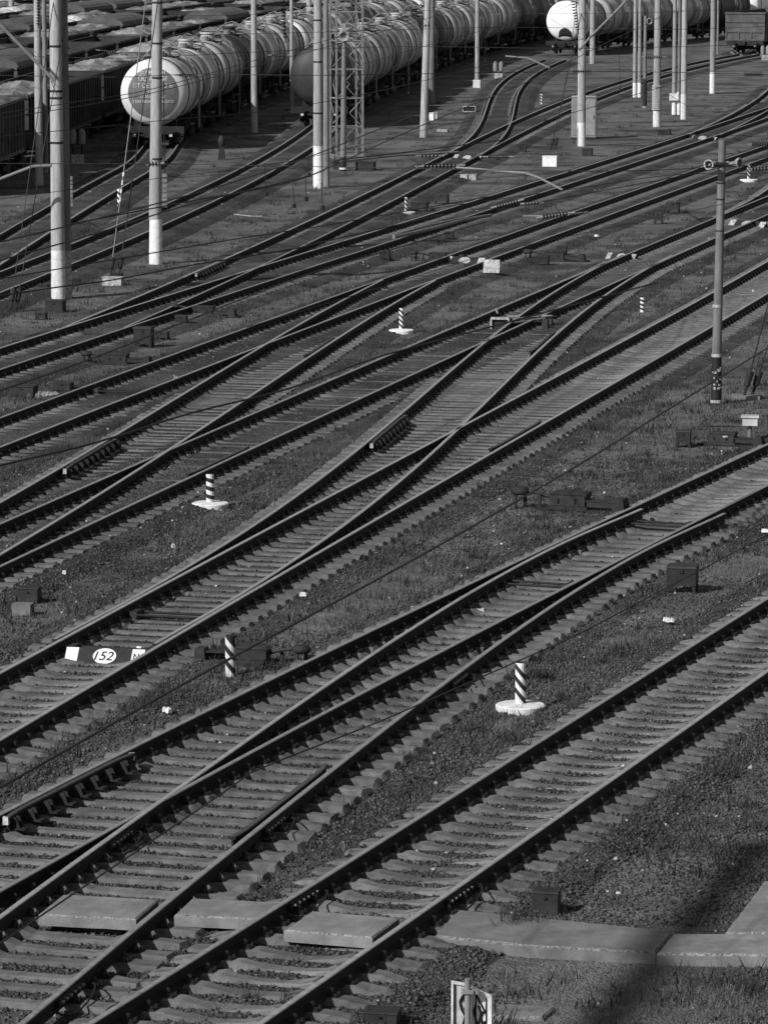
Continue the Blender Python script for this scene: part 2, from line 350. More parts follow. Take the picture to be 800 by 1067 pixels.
def fastening(mb, xs_, mi=0, detail=True):
    for x in xs_:
        if detail:
            mb.box((x, 0, .138), (.36, .17, .016), mi=mi)
            for s in (-1, 1):
                mb.box((x+s*.085, 0, .165), (.06, .11, .045), mi=mi, top=(.7, .8))
                mb.cyl((x+s*.095, 0, .16), (x+s*.095, 0, .222), .014, n=6, mi=mi)
                mb.cyl((x+s*.095, 0, .19), (x+s*.095, 0, .215), .028, n=6, mi=mi)
                for q in (-.05, .05): mb.cyl((x+s*.155, q, .14), (x+s*.155, q, .172), .02, n=6, mi=mi)
        else:
            for s in (-1, 1): mb.box((x+s*.10, 0, .17), (.09, .10, .09), mi=mi, top=(.5, .7))
    return mb
def mesh_of(mb, mats):
    o = mb.build('tmp', mats); me = o.data; bpy.data.objects.remove(o); return me
ME_F = mesh_of(fastening(MB(), [0]), M['iron'])
def worn(mb, seed, a=.009):
    rw = random.Random(seed)
    mb.v = [(x+rw.uniform(-a, a)*1.5, y+rw.uniform(-a, a)*1.6, z+rw.uniform(-a, a)*(1 if z > 0 else 0)-(.03 if rw.random() < .05 and z > .05 else 0)) for x, y, z in mb.v]
    return mb
ME_S = [mesh_of(worn(sleeper_mb(), i), M['sleeper']) for i in range(7)]
ME_SF = [mesh_of(fastening(worn(sleeper_mb(), i), [-G, G], 1), [M['sleeper'], M['iron']]) for i in range(7)]

CONFIG = [  # key, main tracks it leaves or joins, bed level, label
 ('1', [], .058, 'nearest straight railway track on concrete sleepers in the lower right corner'),
 ('2a', [], .032, 'second track from the bottom right, running on past the numbered turnout at lower left'),
 ('2b', ['2a'], .03, 'diverging track crossing the second track at the large frog in the lower left foreground'),
 ('3', [], .045, 'long straight track with the 152 board lying between its rails'),
 ('3x', ['3', '4'], .05, 'crossover track rising from beside the 152 board to the point machine with a white frame'),
 ('4', [], .08, 'track running just below the striped marker with white disc at mid left'),
 ('5x', ['4', '5'], .06, 'crossover track with a bracketed check rail at the left edge, mid height'),
 ('5', [], .088, 'track passing the two dark cable boxes at left and under the white square plate'),
 ('6', [], .094, 'track below the large twin concrete pole at left, long comb of dark fastenings'),
 ('7', ['6'], .104, 'track leading up to the open goods wagon at the top right'),
 ('8x', ['7'], .115, 'sharply curved siding track bending up to the white ended tank wagon'),
 ('6y', ['6'], .10, 'short diverging track leaving the frame at the upper right edge'),
 ('4z', ['4'], .09, 'short switch branch at the right edge below the loudspeaker pole top'),
 ('9', [], .115, 'dusty siding track passing between the two tall poles at upper left'),
 ('8', [], .112, 'shaded siding track under the tank wagon with the lettered grey end'),
]
PARTNERS = {}
for k, mains, *_ in CONFIG:
    for m_ in mains: PARTNERS.setdefault(m_, []).append(k)
RAILPTS = {}
for k in LN:
    RAILPTS[k] = [LN[k].P+LN[k].N*o for o in (-G, G)]
CHECKS = {  # track: side (-1 left rail, 1 right rail), from pixel, to pixel, bracketed
 '2a': [(-1, (4, 852), (144, 786), True)],
 '2b': [(1, (243, 873), (345, 797), False)],
 '3': [(1, (518, 468), (565, 438), False)],
 '3x': [(-1, (368, 462), (421, 433), True), (1, (558, 366), (581, 343), False)],
 '4': [(1, (198, 494), (264, 465), False)],
 '5x': [(-1, (62, 489), (113, 458), True), (1, (317, 370), (346, 351), False)],
 '6': [], '7': [(-1, (208, 285), (236, 272), True)],
}
tr_zone = {}
for idx, (key, mains, bed, label) in enumerate(CONFIG):
    ln = LN[key]; dz = 0.003*(idx % 4) if mains else 0.0
    root = thing('railway_track', (float(ln.P[0][0]), float(ln.P[0][1]), 0), 0, label, 'railway track', 'railway tracks of the yard')
    off = ln.P[0]
    # rails
    for side, s in ((0, -1), (1, 1)):
        P = RAILPTS[key][side]
        a, b = 0, len(P)
        if mains:
            def close(p):
                return min(min(np.hypot(*(q-p).T).min() for q in RAILPTS[m_]) for m_ in mains) < 0.10
            # dense main rails for the test
            while a < b-4 and close(P[a]): a += 1
            while b > a+4 and close(P[b-1]): b -= 1
        mb = rail_mesh(P[a:b]-off, ln.N[a:b], dz, RP if not mains else RPG)
        mb.build('rail', [M['rail_side'], M['rail_head']], root, smooth=30)
    # check rails
    for s, pa, pb, br in CHECKS.get(key, []):
        sa, sb = ln.near(at(*pa, ZR+.17))[0], ln.near(at(*pb, ZR+.17))[0]
        ss = np.linspace(min(sa, sb), max(sa, sb), 14)
        P = []; N = []
        for i, q in enumerate(ss):
            fl = .045*(i in (0, 13)) + .01*(i in (1, 12))
            p, h = ln.pos(q, s*(G-.125-fl)); P.append(p-off); N.append((math.sin(h), -math.cos(h)))
        o = rail_mesh(P, N, .012, RPG).build('check_rail', [M['rail_side'], M['rail_worn']], root)
        if br:
            for q in np.arange(min(sa, sb)+.15, max(sa, sb), .5):
                mb = MB(); p, h = ln.pos(q, s*(G-.22)); p = p-off
                for e in (-.05, .05): mb.box((p[0]+math.cos(h)*e, p[1]+math.sin(h)*e, .21), (.02, .17, .15), rz=h, top=(1, .3))
                mb.box((p[0], p[1], .145), (.16, .30, .02), rz=h)
                mb.build('brace', M['iron'], o)
            for q in (min(sa, sb), max(sa, sb)):
                p, h = ln.pos(q, s*(G-.155)); p = p-off
                w = MB(); w.box((p[0], p[1], .262), (.05, .07, .10), rz=h); w.build('painted_end', M['offwhite'], o)
    # ballast bed
    mb = MB(); prof = [(-2.0, -.02), (-1.55, bed+idx*.0007), (1.55, bed+idx*.0007), (2.0, -.02)]
    Q = ln.P[::2]; NN = ln.N[::2]
    for p, q in zip(Q, NN):
        for y, h in prof: mb.v.append((p[0]+q[0]*y, p[1]+q[1]*y, h))
    for i in range(len(Q)-1):
        for j in range(3): mb.f.append((i*4+j, i*4+j+1, i*4+j+5, i*4+j+4)); mb.m.append(0)
    tag(mb.build('ballast_bed', M['ballast']), kind='structure')
    # sleepers
    todo = []
    n = int(ln.S[-1]/.545)
    rng_ = random.Random(idx)
    for i in range(n):
        q = .2+i*.545+rng_.uniform(-.02, .02)
        p, h = ln.pos(q)
        if mains and any(LN[m_].near(p)[2] < 2.7 for m_ in mains): continue
        if key == '8' and p[1] > 215 or key == '9' and p[1] > 232: continue
        if not in_view(p, pad=230): continue
        a, b = -1.35, 1.35; pads = [-G, G]
        for k2 in PARTNERS.get(key, []):
            s2, o2, d2 = LN[k2].near(p)
            if d2 < 2.7 and 0.3 < s2 < LN[k2].S[-1]-.3:
                d = -o2
                a = min(a, d-1.35); b = max(b, d+1.35)
                pads += [d-G, d+G]
        todo.append((p, h+rng_.uniform(-.02, .02), a, b, pads))
    todo.sort(key=lambda t: (not in_view(t[0], pad=0), t[0][1]))
    rest = MB()
    for i, (p, h, a, b, pads) in enumerate(todo):
        ordinary = (a == -1.35 and b == 1.35)
        near = p[1] < 76
        rz = h-math.pi/2
        jz = rng_.uniform(-.010, .004)
        if i < 100:
            if ordinary:
                o = link('sleeper', (ME_S if near else ME_SF)[rng_.randrange(7)], root, (p[0]-off[0], p[1]-off[1], jz), rz)
            else:
                mb = worn(sleeper_mb(True, a, b, pads), i)
                if not near: fastening(mb, pads, 1)
                o = mb.build('sleeper', [M['timber'], M['iron']], root, loc=(p[0]-off[0], p[1]-off[1], jz), rz=rz)
            if near:
                for x in pads[:4]:
                    link('rail_fastening', ME_F, o, (x, 0, -jz), 0)
        else:
            mb = sleeper_mb(not ordinary, a, b, pads); fastening(mb, pads, 1, detail=False)
            c, s_ = math.cos(rz), math.sin(rz)
            rest.add([(x*c-y*s_+p[0]-off[0], x*s_+y*c+p[1]-off[1], z) for x, y, z in mb.v], mb.f)
            rest.m[-len(mb.f):] = mb.m
    if rest.v:
        tag(rest.build('distant_sleeper', [M['sleeper'], M['iron']], root), kind='stuff')
# ------------------------------------------------------------------ small stuff on the ground
def islands(name, verts, k, faces, material, label):
    """verts (n, k, 3) and faces for one island; one mesh"""
    n = len(verts); me = bpy.data.meshes.new(name)
    V = verts.reshape(-1, 3); F = (np.array(faces)[None] + (np.arange(n)*k)[:, None, None]).reshape(-1, 3)
    me.vertices.add(len(V)); me.vertices.foreach_set('co', V.astype('f4').ravel())
    me.loops.add(F.size); me.loops.foreach_set('vertex_index', F.astype('i4').ravel())
    me.polygons.add(len(F)); me.polygons.foreach_set('loop_start', np.arange(len(F), dtype='i4')*3)
    me.materials.append(material); me.update(calc_edges=True)
    o = bpy.data.objects.new(name, me); COL.objects.link(o)
    return tag(o, label, None, None, 'stuff')
RG = np.random.default_rng(5)
def sample(n, d0, d1, pad=1.03):
    """points on the ground in the view wedge, even per square metre between d0 and d1"""
    d = np.sqrt(RG.uniform(d0*d0, d1*d1, n)); x = RG.uniform(-1, 1, n)*400/FPX*d*pad
    return np.stack([x, d], 1)
def track_dist(P):
    best = np.full(len(P), 99.0); bz = np.zeros(len(P))
    for key, mains, bed, label in CONFIG:
        Q = LN[key].P[::2]; N = LN[key].N[::2]
        ok = (Q[:, 1] > P[:, 1].min()-3) & (Q[:, 1] < P[:, 1].max()+3); Q = Q[ok]
        if not len(Q): continue
        order = np.argsort(P[:, 1])
        for ch in np.array_split(order, max(1, len(P)//4000)):
            d = np.hypot(P[ch, None, 0]-Q[None, :, 0], P[ch, None, 1]-Q[None, :, 1]).min(1)
            m = d < best[ch]; best[ch] = np.where(m, d, best[ch])
            lvl = bed*np.clip((2.0-d)/.45, 0, 1); bz[ch] = np.maximum(bz[ch], lvl)
    return best, bz
def vnoise(P, s, seed=0):
    """smooth value noise"""
    r = np.random.default_rng(seed).random((64, 64)); q = P*s; i = np.floor(q).astype(int); f = q-i; f = f*f*(3-2*f)
    g_ = lambda a, b: r[(i[:, 0]+a) % 64, (i[:, 1]+b) % 64]
    return (g_(0,0)*(1-f[:,0])+g_(1,0)*f[:,0])*(1-f[:,1])+(g_(0,1)*(1-f[:,0])+g_(1,1)*f[:,0])*f[:,1]
def grassiness(P):
    v = .55*vnoise(P, .35, 1)+.3*vnoise(P, 1.1, 2)+.15*vnoise(P, 3.1, 3)
    for (px, py, r, w) in GRASSY:
        c = at(px, py); v += w*np.exp(-((P[:, 0]-c.x)**2+((P[:, 1]-c.y)*.45)**2)/(r*r))
    return v
GRASSY = [(640,430,1.6,.35),(560,470,1.2,.3),(700,370,1.5,.3),(380,590,1.0,.18),(740,590,.9,.28),(600,700,.8,.15),(210,590,.8,.2),(110,770,.5,.2),
          (60,640,.6,.15),(620,1020,1.0,.2),(520,1000,.5,.2),(330,320,2,.25),(480,240,2,.2),(600,205,2.5,.25),(640,140,4,.2),(120,320,1.5,.25),(80,280,1,.1),(260,240,2,-.3),(220,210,2,-.3),(680,830,1.2,-.35),(640,880,1.2,-.3),(400,800,1,-.25),(250,900,1,-.3),(330,880,1,-.3)]
OCT = np.array([(1,0,0),(-1,0,0),(0,1,0),(0,-1,0),(0,0,1),(0,0,-1)], float)
OF = [(0,2,4),(2,1,4),(1,3,4),(3,0,4),(2,0,5),(1,2,5),(3,1,5),(0,3,5)]
def stones(name, P, z, r0, r1, material, label):
    n = len(P); v = np.repeat(OCT[None], n, 0)*RG.uniform(.65, 1.25, (n, 6, 3)) + RG.normal(0, .16, (n, 6, 3))
    a = RG.uniform(0, 2*np.pi, n); b = RG.uniform(-.9, .9, n)
    c, s = np.cos(b)[:, None], np.sin(b)[:, None]; y = v[..., 1]*c - v[..., 2]*s; zz = v[..., 1]*s + v[..., 2]*c
    c, s = np.cos(a)[:, None], np.sin(a)[:, None]; x = v[..., 0]*c - y*s; y = v[..., 0]*s + y*c
    r = (r0+(r1-r0)*RG.random(n)**2)[:, None]
    v = np.stack([x*r+P[:, 0, None], y*r+P[:, 1, None], zz*r*.8+z[:, None]+r*.25], -1)
    return islands(name, v, 6, OF, material, label)
def scatter_stones():
    P = np.concatenate([sample(100000, 40, 62), sample(60000, 62, 85), sample(26000, 85, 125)])
    d, z = track_dist(P); g_ = grassiness(P)
    keep = (g_ < .66) | (d < 1.9)
    keep &= RG.random(len(P)) < np.where(d < 1.4, .8, .9)
    stones('gravel', P[keep], z[keep], .013, .036, M['stone'], 'dark crushed stone between and around the tracks')
    Q = np.concatenate([sample(1100, 40, 90), sample(900, 90, 170)]); d, z = track_dist(Q)
    stones('pale_gravel', Q, z, .012, .045, M['stone_pale'], 'small pale stones and scraps strewn over the yard')
scatter_stones()
def blades(name, P, z, n, h0, h1, spread, w, material, label):
    k = len(P); c = np.repeat(P, n, 0); zz = np.repeat(z, n); m = k*n
    c = c+RG.normal(0, spread, (m, 2)); a = RG.uniform(0, 2*np.pi, m)
    hh = RG.uniform(h0, h1, m)*np.repeat(RG.uniform(.5, 1.2, k), n); ln_ = RG.uniform(.1, .7, m)*hh; b = RG.uniform(0, 2*np.pi, m)
    ww = w*RG.uniform(.6, 1.4, m)
    v = np.zeros((m, 3, 3))
    v[:, 0] = np.stack([c[:, 0]-np.cos(a)*ww, c[:, 1]-np.sin(a)*ww, zz-.01], -1)
    v[:, 1] = np.stack([c[:, 0]+np.cos(a)*ww, c[:, 1]+np.sin(a)*ww, zz-.01], -1)
    v[:, 2] = np.stack([c[:, 0]+np.cos(b)*ln_, c[:, 1]+np.sin(b)*ln_, zz+hh], -1)
    return islands(name, v, 3, [(0, 1, 2)], material, label)
def scatter_grass():
    P = np.concatenate([sample(16000, 40, 62), sample(30000, 62, 100), sample(26000, 100, 160), sample(16000, 160, 260)])
    d, z = track_dist(P); g_ = grassiness(P)
    keep = ((g_ > .50+.20*RG.random(len(P))) & (d > 1.5)) | ((g_ > .80) & (d > .2))
    bad = (P[:, 1] < 47) & (P[:, 1] > 43) & (P[:, 0] > .2)
    keep &= ~bad
    blades('grass', P[keep], z[keep]*.8, 9, .025, .10, .11, .005, M['grass'], 'dry short grass growing between the tracks')
    k2 = (RG.random(len(P)) < .05) & (d > 1.3) & ~bad
    blades('weeds', P[k2], z[k2]*.8, 16, .05, .22, .12, .012, M['grass_dark'], 'dark low weeds in the ballast')
scatter_grass()
def clump(px, n, h, spread, label, z=0.0, m_='grass_dark'):
    p = at(*px); P = np.repeat([[p.x, p.y]], 1, 0)
    o = blades('weed_clump', P, np.array([z]), n, h*.4, h, spread, .006, M[m_], label); del o['kind']; tag(o, label, 'plant', 'small weed clumps')
for px, n, h, sp, z, lab in (((541,972),150,.28,.13,.12,'dark twiggy weed growing through the edge of the long path slab'),((530,986),90,.14,.12,0,'low weed in front of the long path slab'),((436,862+100),60,.2,.07,0,'weed growing against the nearest rail above the path slab'),
    ((664,848),120,.12,.3,0,'dark weed patch at the sleeper ends of the nearest track'),((717,830),90,.12,.25,0,'dark weed patch in the gravel at lower right'),((300,1050),40,.3,.05,.05,'thin bare weed between the rails at the bottom edge'),((262,1055-8),30,.25,.04,.05,'thin weed on a sleeper at the bottom edge'),
    ((20,418),160,.35,.3,0,'bushy dark weed at the left edge by the flat dark box'),((700,500),120,.2,.35,0,'tuft of grass above the switch at right'),((560,690),120,.15,.3,0,'grass tuft beside the long sleepers near the marker disc'),((268,568),70,.2,.12,.05,'weed growing between the sleepers left of centre'),
    ((580,985),60,.1,.1,0,'small weed at the foot of the path slab'),((640,985),80,.1,.18,0,'grass tuft at the foot of the path slab near the joint')):
    clump(px, n, h, sp, lab, z)

# ------------------------------------------------------------------ concrete slabs
def slab(px, dims, rz, label, name='concrete_slab', zt=.2, group=None, cat='slab'):
    """px: pixel of the centre of its top; dims: length, width, thickness"""
    p = at(px[0], px[1], zt); L_, W_, T_ = dims
    root = thing(name, (p.x, p.y, 0), rz, label, cat, group)
    mb = MB(); rnd = random.Random(int(px[0])); n = 14
    # irregular front edge
    fr = [(-L_/2+L_*i/n, -W_/2+rnd.uniform(-.006, .006)) for i in range(n+1)]; bk = [(L_/2-L_*i/n, W_/2+rnd.uniform(-.008, .008)) for i in range(n+1)]
    poly = fr+bk; k = len(poly)
    vs = [(x, y, zt-T_) for x, y in poly]+[(x, y, zt-.014+rnd.uniform(-.005, .003)) for x, y in poly]+[(x*(1-.02/L_*2), y*(1-.022/W_*2), zt) for x, y in poly]
    fs = [(i, (i+1) % k, k+(i+1) % k, k+i) for i in range(k)]
    mb.add(vs, fs, 0)
    mb.add(vs, [(k+i, k+(i+1) % k, 2*k+(i+1) % k, 2*k+i) for i in range(k)], 1)
    mb.add([vs[i] for i in range(2*k, 3*k)], [tuple(range(k))], 0)
    mb.build('slab_body', [M['concrete'], M['edge']], root)
    return root
def head(key, px): 
    s, o, d = LN[key].near(at(px[0], px[1], .3)); return LN[key].pos(s)[1]-math.pi/2
slab((103,945), (1.12, .95, .13), head('2b', (103,945))+.02, 'concrete crossing slab between the rails of the left foreground track, leftmost of three', group='crossing slabs between the rails', zt=.25)
slab((237,947), (1.02, .80, .13), head('2b', (240,947))+.03, 'concrete crossing slab between the two foreground tracks, middle one of three', group='crossing slabs between the rails', zt=.25)
slab((356,963), (1.02, .92, .13), head('1', (356,963))+.02, 'concrete crossing slab between the rails of the nearest track, rightmost of three', group='crossing slabs between the rails', zt=.25)
def poly_slab(pts, zt, T_, label, name='walkway_slab', group='slabs of the paved path'):
    P = [at(x, y, zt) for x, y in pts]; c = sum(P, Vector())/len(P)
    root = thing(name, (c.x, c.y, 0), 0, label, 'slab', group)
    # subdivide the outline so that its edge can be chipped
    Q = []; rnd = random.Random(int(pts[0][0]))
    for a, b in zip(P, P[1:]+P[:1]):
        n = max(1, int((b-a).length/.12))
        for i in range(n):
            q = a.lerp(b, i/n); j = .005 if i else 0
            Q.append((q.x-c.x+rnd.uniform(-j, j), q.y-c.y+rnd.uniform(-j, j)))
    area = sum(Q[i][0]*Q[(i+1) % len(Q)][1]-Q[(i+1) % len(Q)][0]*Q[i][1] for i in range(len(Q)))
    if area < 0: Q.reverse()
    k = len(Q); mx = max(math.hypot(*q) for q in Q)
    vs = [(x, y, zt-T_) for x, y in Q]+[(x, y, zt-.02+rnd.uniform(-.012, .004)) for x, y in Q]
    ins = []
    for i in range(k):
        a = Vector(Q[i-1]); b = Vector(Q[(i+1) % k]); t = (b-a).normalized(); ins.append((Q[i][0]-t.y*.025, Q[i][1]+t.x*.025, zt))
    vs += ins
    mb = MB(); mb.add(vs, [(i, (i+1) % k, k+(i+1) % k, k+i) for i in range(k)], 0)
    mb.add(vs, [(k+i, k+(i+1) % k, 2*k+(i+1) % k, 2*k+i) for i in range(k)], 1)
    mb.add(ins, [tuple(range(k))], 0)
    mb.build('slab_body', [M['concrete'], M['edge']], root)
poly_slab([(452,975),(476,948),(690,969),(700,973),(683,992),(560,986)], .14, .15, 'long pale concrete path slab reaching from the nearest rail to a dark joint')
poly_slab([(683.8,993),(700.8,973),(852,974),(842,996)], .143, .15, 'concrete path slab running off the right edge of the photo')
poly_slab([(755,972),(796,918),(870,918),(840,972)], .138, .15, 'concrete path slab turning away up the right edge')
poly_slab([(505,1058),(520,1046),(578,1049),(566,1060)], .05, .1, 'small sunken slab in the grass behind the white sign')

# ------------------------------------------------------------------ marker posts
def striped(mb, r, h, z0, n=14, bands=7, slant=1.0, first=0):
    """striped cylinder, band edges slanting"""
    rows = [z0+h*i/bands for i in range(bands+1)]
    base = len(mb.v)
    for i, z in enumerate(rows):
        for j in range(n):
            t = 2*math.pi*j/n; dz = slant*r*math.cos(t) if 0 < i < bands else 0
            mb.v.append((r*math.cos(t), r*math.sin(t), z-dz))
    for i in range(bands):
        for j in range(n):
            mb.f.append((base+i*n+j, base+i*n+(j+1) % n, base+(i+1)*n+(j+1) % n, base+(i+1)*n+j)); mb.m.append((i+first) % 2)
    mb.f.append(tuple(base+bands*n+j for j in range(n))); mb.m.append(1)
def marker(px, label, h=.62, r=.075, disc=.35, bands=7, slant=1.0):
    p = at(*px)
    root = thing('marker_post', (p.x, p.y, 0), random.uniform(-.15, .15), label, 'marker post', 'striped fouling point marker posts')
    if disc:
        mb = MB(); mb.lathe([(disc, 0), (disc*1.01, .085), (disc*.95, .10), (r*1.6, .115)], n=28, mi=0); mb.build('base_disc', M['white'], root, smooth=30)
    mb = MB(); striped(mb, r, h, .1 if disc else 0, bands=bands, slant=slant); mb.build('post', [M['white'], M['black']], root)
marker((542,741), 'black and white striped marker post on a white disc beside the nearest track', h=.60, slant=1.2)
marker((219,529), 'striped marker post on a white disc at mid left, thicker rings', h=.55, slant=.3)
marker((418,347), 'striped marker post on a thin white disc left of the framed point machine', h=.58, r=.06, disc=.33, bands=9)
marker((423,223), 'small striped marker post on a white disc beside two dark boxes, upper middle', h=.55, r=.06)
marker((780,189), 'striped marker post on a white disc at the right edge near the loudspeakers', h=.62, r=.07, disc=.38)
marker((240,705), 'striped marker post without a disc standing in front of the dark point machine', h=.62, r=.075, disc=0, bands=6, slant=1.2)
marker((669,325), 'bare post of white and black bands standing between two tracks right of centre', h=.42, r=.06, disc=0, bands=7, slant=.4)
marker((564,108), 'tiny striped post beside the sharply curved siding', h=.6, r=.05, disc=0)
marker((124,217), 'tiny striped post behind the slanting guy wires at upper left', h=.75, r=.06, disc=0)

# ------------------------------------------------------------------ poles
def conc_pole(px, w, label, H_=11.5, white=0.0, lean=0.0, base_mat='white', bands=(), material='pole', top=.72, name='concrete_pole', depth=None, leany=0):
    p = at(*px); r = w/2/pxm(p.y)
    root = thing(name, (p.x, p.y, 0), 0, label, 'pole', 'concrete poles of the overhead line')
    mb = MB(); mb.cyl((0, 0, white), (lean, leany, H_), r*(1-.28*white/H_), r*top, n=20, caps=True)
    mb.build('shaft', M[material], root, smooth=40)
    if white:
        mb = MB(); mb.cyl((0, 0, -.1), (lean*white/H_, leany*white/H_, white), r*1.012, r*(1-.28*white/H_)*1.012, n=20); mb.build('painted_base', M[base_mat], root, smooth=40)
    for zz, mname in bands:
        mb = MB(); q = r*(1-.28*zz/H_)*1.06; mb.cyl((lean*zz/H_, leany*zz/H_, zz-.03), (lean*zz/H_, leany*zz/H_, zz+.03), q, q, n=20); mb.build('band', M[mname], root)
    return root, p, r
conc_pole((61,312), 15, 'thick concrete pole with white base at the left, front one of a pair', white=1.45, lean=0.0, bands=[(z, 'iron') for z in (4.6, 5.9, 6.1, 7.4)])
conc_pole((69.5,310.5), 11, 'shaded concrete pole close behind the thick left pole', white=1.4, material='pole_dark', base_mat='offwhite')  # darker concrete puts the front pole's shade into this one's colour
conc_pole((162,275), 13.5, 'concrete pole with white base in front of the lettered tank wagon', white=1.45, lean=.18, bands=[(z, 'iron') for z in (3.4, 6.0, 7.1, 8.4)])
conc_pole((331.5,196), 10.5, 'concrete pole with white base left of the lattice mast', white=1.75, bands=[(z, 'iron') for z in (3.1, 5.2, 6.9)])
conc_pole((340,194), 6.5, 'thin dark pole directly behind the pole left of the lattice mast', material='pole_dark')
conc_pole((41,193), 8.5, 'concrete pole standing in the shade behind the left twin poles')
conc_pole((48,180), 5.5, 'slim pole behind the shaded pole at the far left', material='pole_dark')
conc_pole((12.5,48), 6.5, 'pale pole at the top left corner among the goods wagons', H_=9)
conc_pole((176,30), 5, 'short pale pole top seen above the lettered tank wagon', H_=9)
conc_pole((130,22), 3.4, 'thin dark pole at the top left beyond the loaded wagons', H_=9, material='pole_dark')
conc_pole((265,138), 7, 'concrete pole standing between the first row of tank wagons and the curved siding')
conc_pole((304,113), 4.2, 'slim concrete pole between the two rows of tank wagons, left one')
conc_pole((322,66), 5.6, 'pale concrete pole rising behind the first tank row near the lattice mast')
conc_pole((441,143), 8, 'slightly leaning concrete pole, front one of the pair right of the lattice mast', lean=.35)
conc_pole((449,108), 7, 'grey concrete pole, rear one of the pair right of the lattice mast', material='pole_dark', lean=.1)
conc_pole((497,88), 5, 'slim concrete pole with a white block at its foot beside the second tank row')
conc_pole((605.5,152), 9, 'concrete pole with white base in front of the grey cabinet', white=1.15)
conc_pole((617,66), 6, 'pale pole behind the grey cabinet pole beside the white tank end', H_=9)
conc_pole((661,101), 4.0, 'left slim pole of the paired poles right of the cabinet', white=.9)
conc_pole((666,101), 4.0, 'right slim pole of the paired poles right of the cabinet', white=.9)
conc_pole((684,132), 8, 'concrete pole carrying a ribbed sleeve, middle of the group right of the cabinet', white=.85)
conc_pole((702,119), 4.6, 'slim pole with a white clamp low down, left of the bright based pole', white=1.15)
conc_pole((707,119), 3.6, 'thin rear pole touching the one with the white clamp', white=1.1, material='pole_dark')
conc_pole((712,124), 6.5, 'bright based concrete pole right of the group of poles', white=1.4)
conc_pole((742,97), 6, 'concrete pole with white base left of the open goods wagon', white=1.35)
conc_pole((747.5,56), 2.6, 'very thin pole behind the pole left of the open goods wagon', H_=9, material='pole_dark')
# ribbed sleeve and clamps on the group
def on_pole(px, y0, y1, w, build, name, mname, label, cat):
    p = at(*px); z0 = at_depth(px[0], y1, p.y).z; z1 = at_depth(px[0], y0, p.y).z
    mb = MB(); build(mb, w/2/pxm(p.y), z0, z1)
    o = mb.build(name, M[mname], loc=(p.x, p.y, 0)); tag(o, label, cat); return o
def ribs(mb, r, z0, z1):
    n = int((z1-z0)/.1)
    for i in range(n): 
        z = z0+(z1-z0)*i/n; mb.cyl((0, 0, z), (0, 0, z+(z1-z0)/n*.7), r, n=14)
    mb.cyl((0, 0, z0), (0, 0, z1), r*.85, n=14)
on_pole((684,132), 88, 114, 10.5, ribs, 'ribbed_sleeve', 'pole', 'ribbed grey sleeve wrapped round the middle pole of the group', 'sleeve')
on_pole((702,119), 97, 104, 9.5, lambda mb, r, a, b: (mb.box((0, 0, (a+b)/2), (2*r, 2*r, b-a)), mb.cyl((r*.8, -r, a), (r*.8, -r, b+.1), r*.3, n=8)), 'pole_clamp', 'white', 'white clamp box low on the slim pole', 'clamp')
def weights(px, y0, y1, label, n=7, w=5):
    p = at(*px); z0 = at_depth(px[0], y1, p.y).z; z1 = at_depth(px[0], y0, p.y).z; ww = w/pxm(p.y)
    root = thing('tension_weight', (p.x, p.y, 0), 0, label, 'weights', 'stacks of tension weights on the poles')
    for i in range(n):
        mb = MB(); z = z0+(z1-z0)*(i+.5)/n; mb.box((0, 0, z), (ww, ww*.8, (z1-z0)/n*.8)); mb.build('weight', M['pole_dark'], root)
    mb = MB(); mb.cyl((0, 0, z0), (0, 0, z1+3), .02, n=6); mb.build('rod', M['iron'], root)
weights((172,270), 180, 216, 'stack of dark tension weights hanging beside the pole before the tank wagon')
weights((73.5,309), 183, 215, 'stack of grey tension weights hanging beside the left twin poles', w=7)
# loudspeaker poles
def horn(root, pos, dirv, r=.16, name='loudspeaker'):
    mb = MB(); d = Vector(dirv).normalized(); p = Vector(pos)
    q = [( .0, .035), (.10, .05), (.16, .075), (.22, .11), (.27, r)]
    for (a, ra), (b, rb) in zip(q[:-1], q[1:]): mb.cyl(p+d*a, p+d*b, ra, rb, n=18, caps=False)
    mb.cyl(p-d*.12, p, .06, .06, n=12)
    mb.cyl(p+d*.05, p+d*.24, .05, .03, n=12)
    o = mb.build(name, M['steel'], root, smooth=50)
    ring = MB()
    for i in range(22):
        a0 = 2*math.pi*i/22; a1 = 2*math.pi*(i+1)/22
        u = d.cross(Vector((0, 0, 1))).normalized(); w = d.cross(u); c = p+d*.27
        ring.cyl(c+u*(r*math.cos(a0))+w*(r*math.sin(a0)), c+u*(r*math.cos(a1))+w*(r*math.sin(a1)), .022, n=6)
    ring.build('rim', M['offwhite'], o, smooth=60)
    return o
p = at(746, 421)
Ht = at_depth(750, 146, p.y).z
root = thing('loudspeaker_pole', (p.x, p.y, 0), 0, 'tall grey pole with a scuffed black foot and two loudspeakers at the top right', 'pole', 'loudspeaker poles')
k = pxm(p.y); zof = lambda y: at_depth(748, y, p.y).z
mb = MB(); mb.cyl((0, 0, zof(372)), (.07, 0, Ht), 10/2/k, 7.6/2/k, n=20); mb.build('shaft', M['pole_dark'], root, smooth=40)
mb = MB(); mb.cyl((0, 0, -.1), (0, 0, zof(372)), 11.5/2/k, 10.4/2/k, n=20); ob = mb.build('painted_base', M['black'], root, smooth=40)
rnd = random.Random(3)
mb = MB()
for i in range(22):
    t = rnd.uniform(-2.6, -.5); z = rnd.uniform(.35, .85); rr = 11.3/2/k
    mb.box((rr*math.cos(t), rr*math.sin(t), z), (.012, rnd.uniform(.01, .05), rnd.uniform(.02, .06)), rz=t)
mb.build('flaked_paint', M['offwhite'], root)
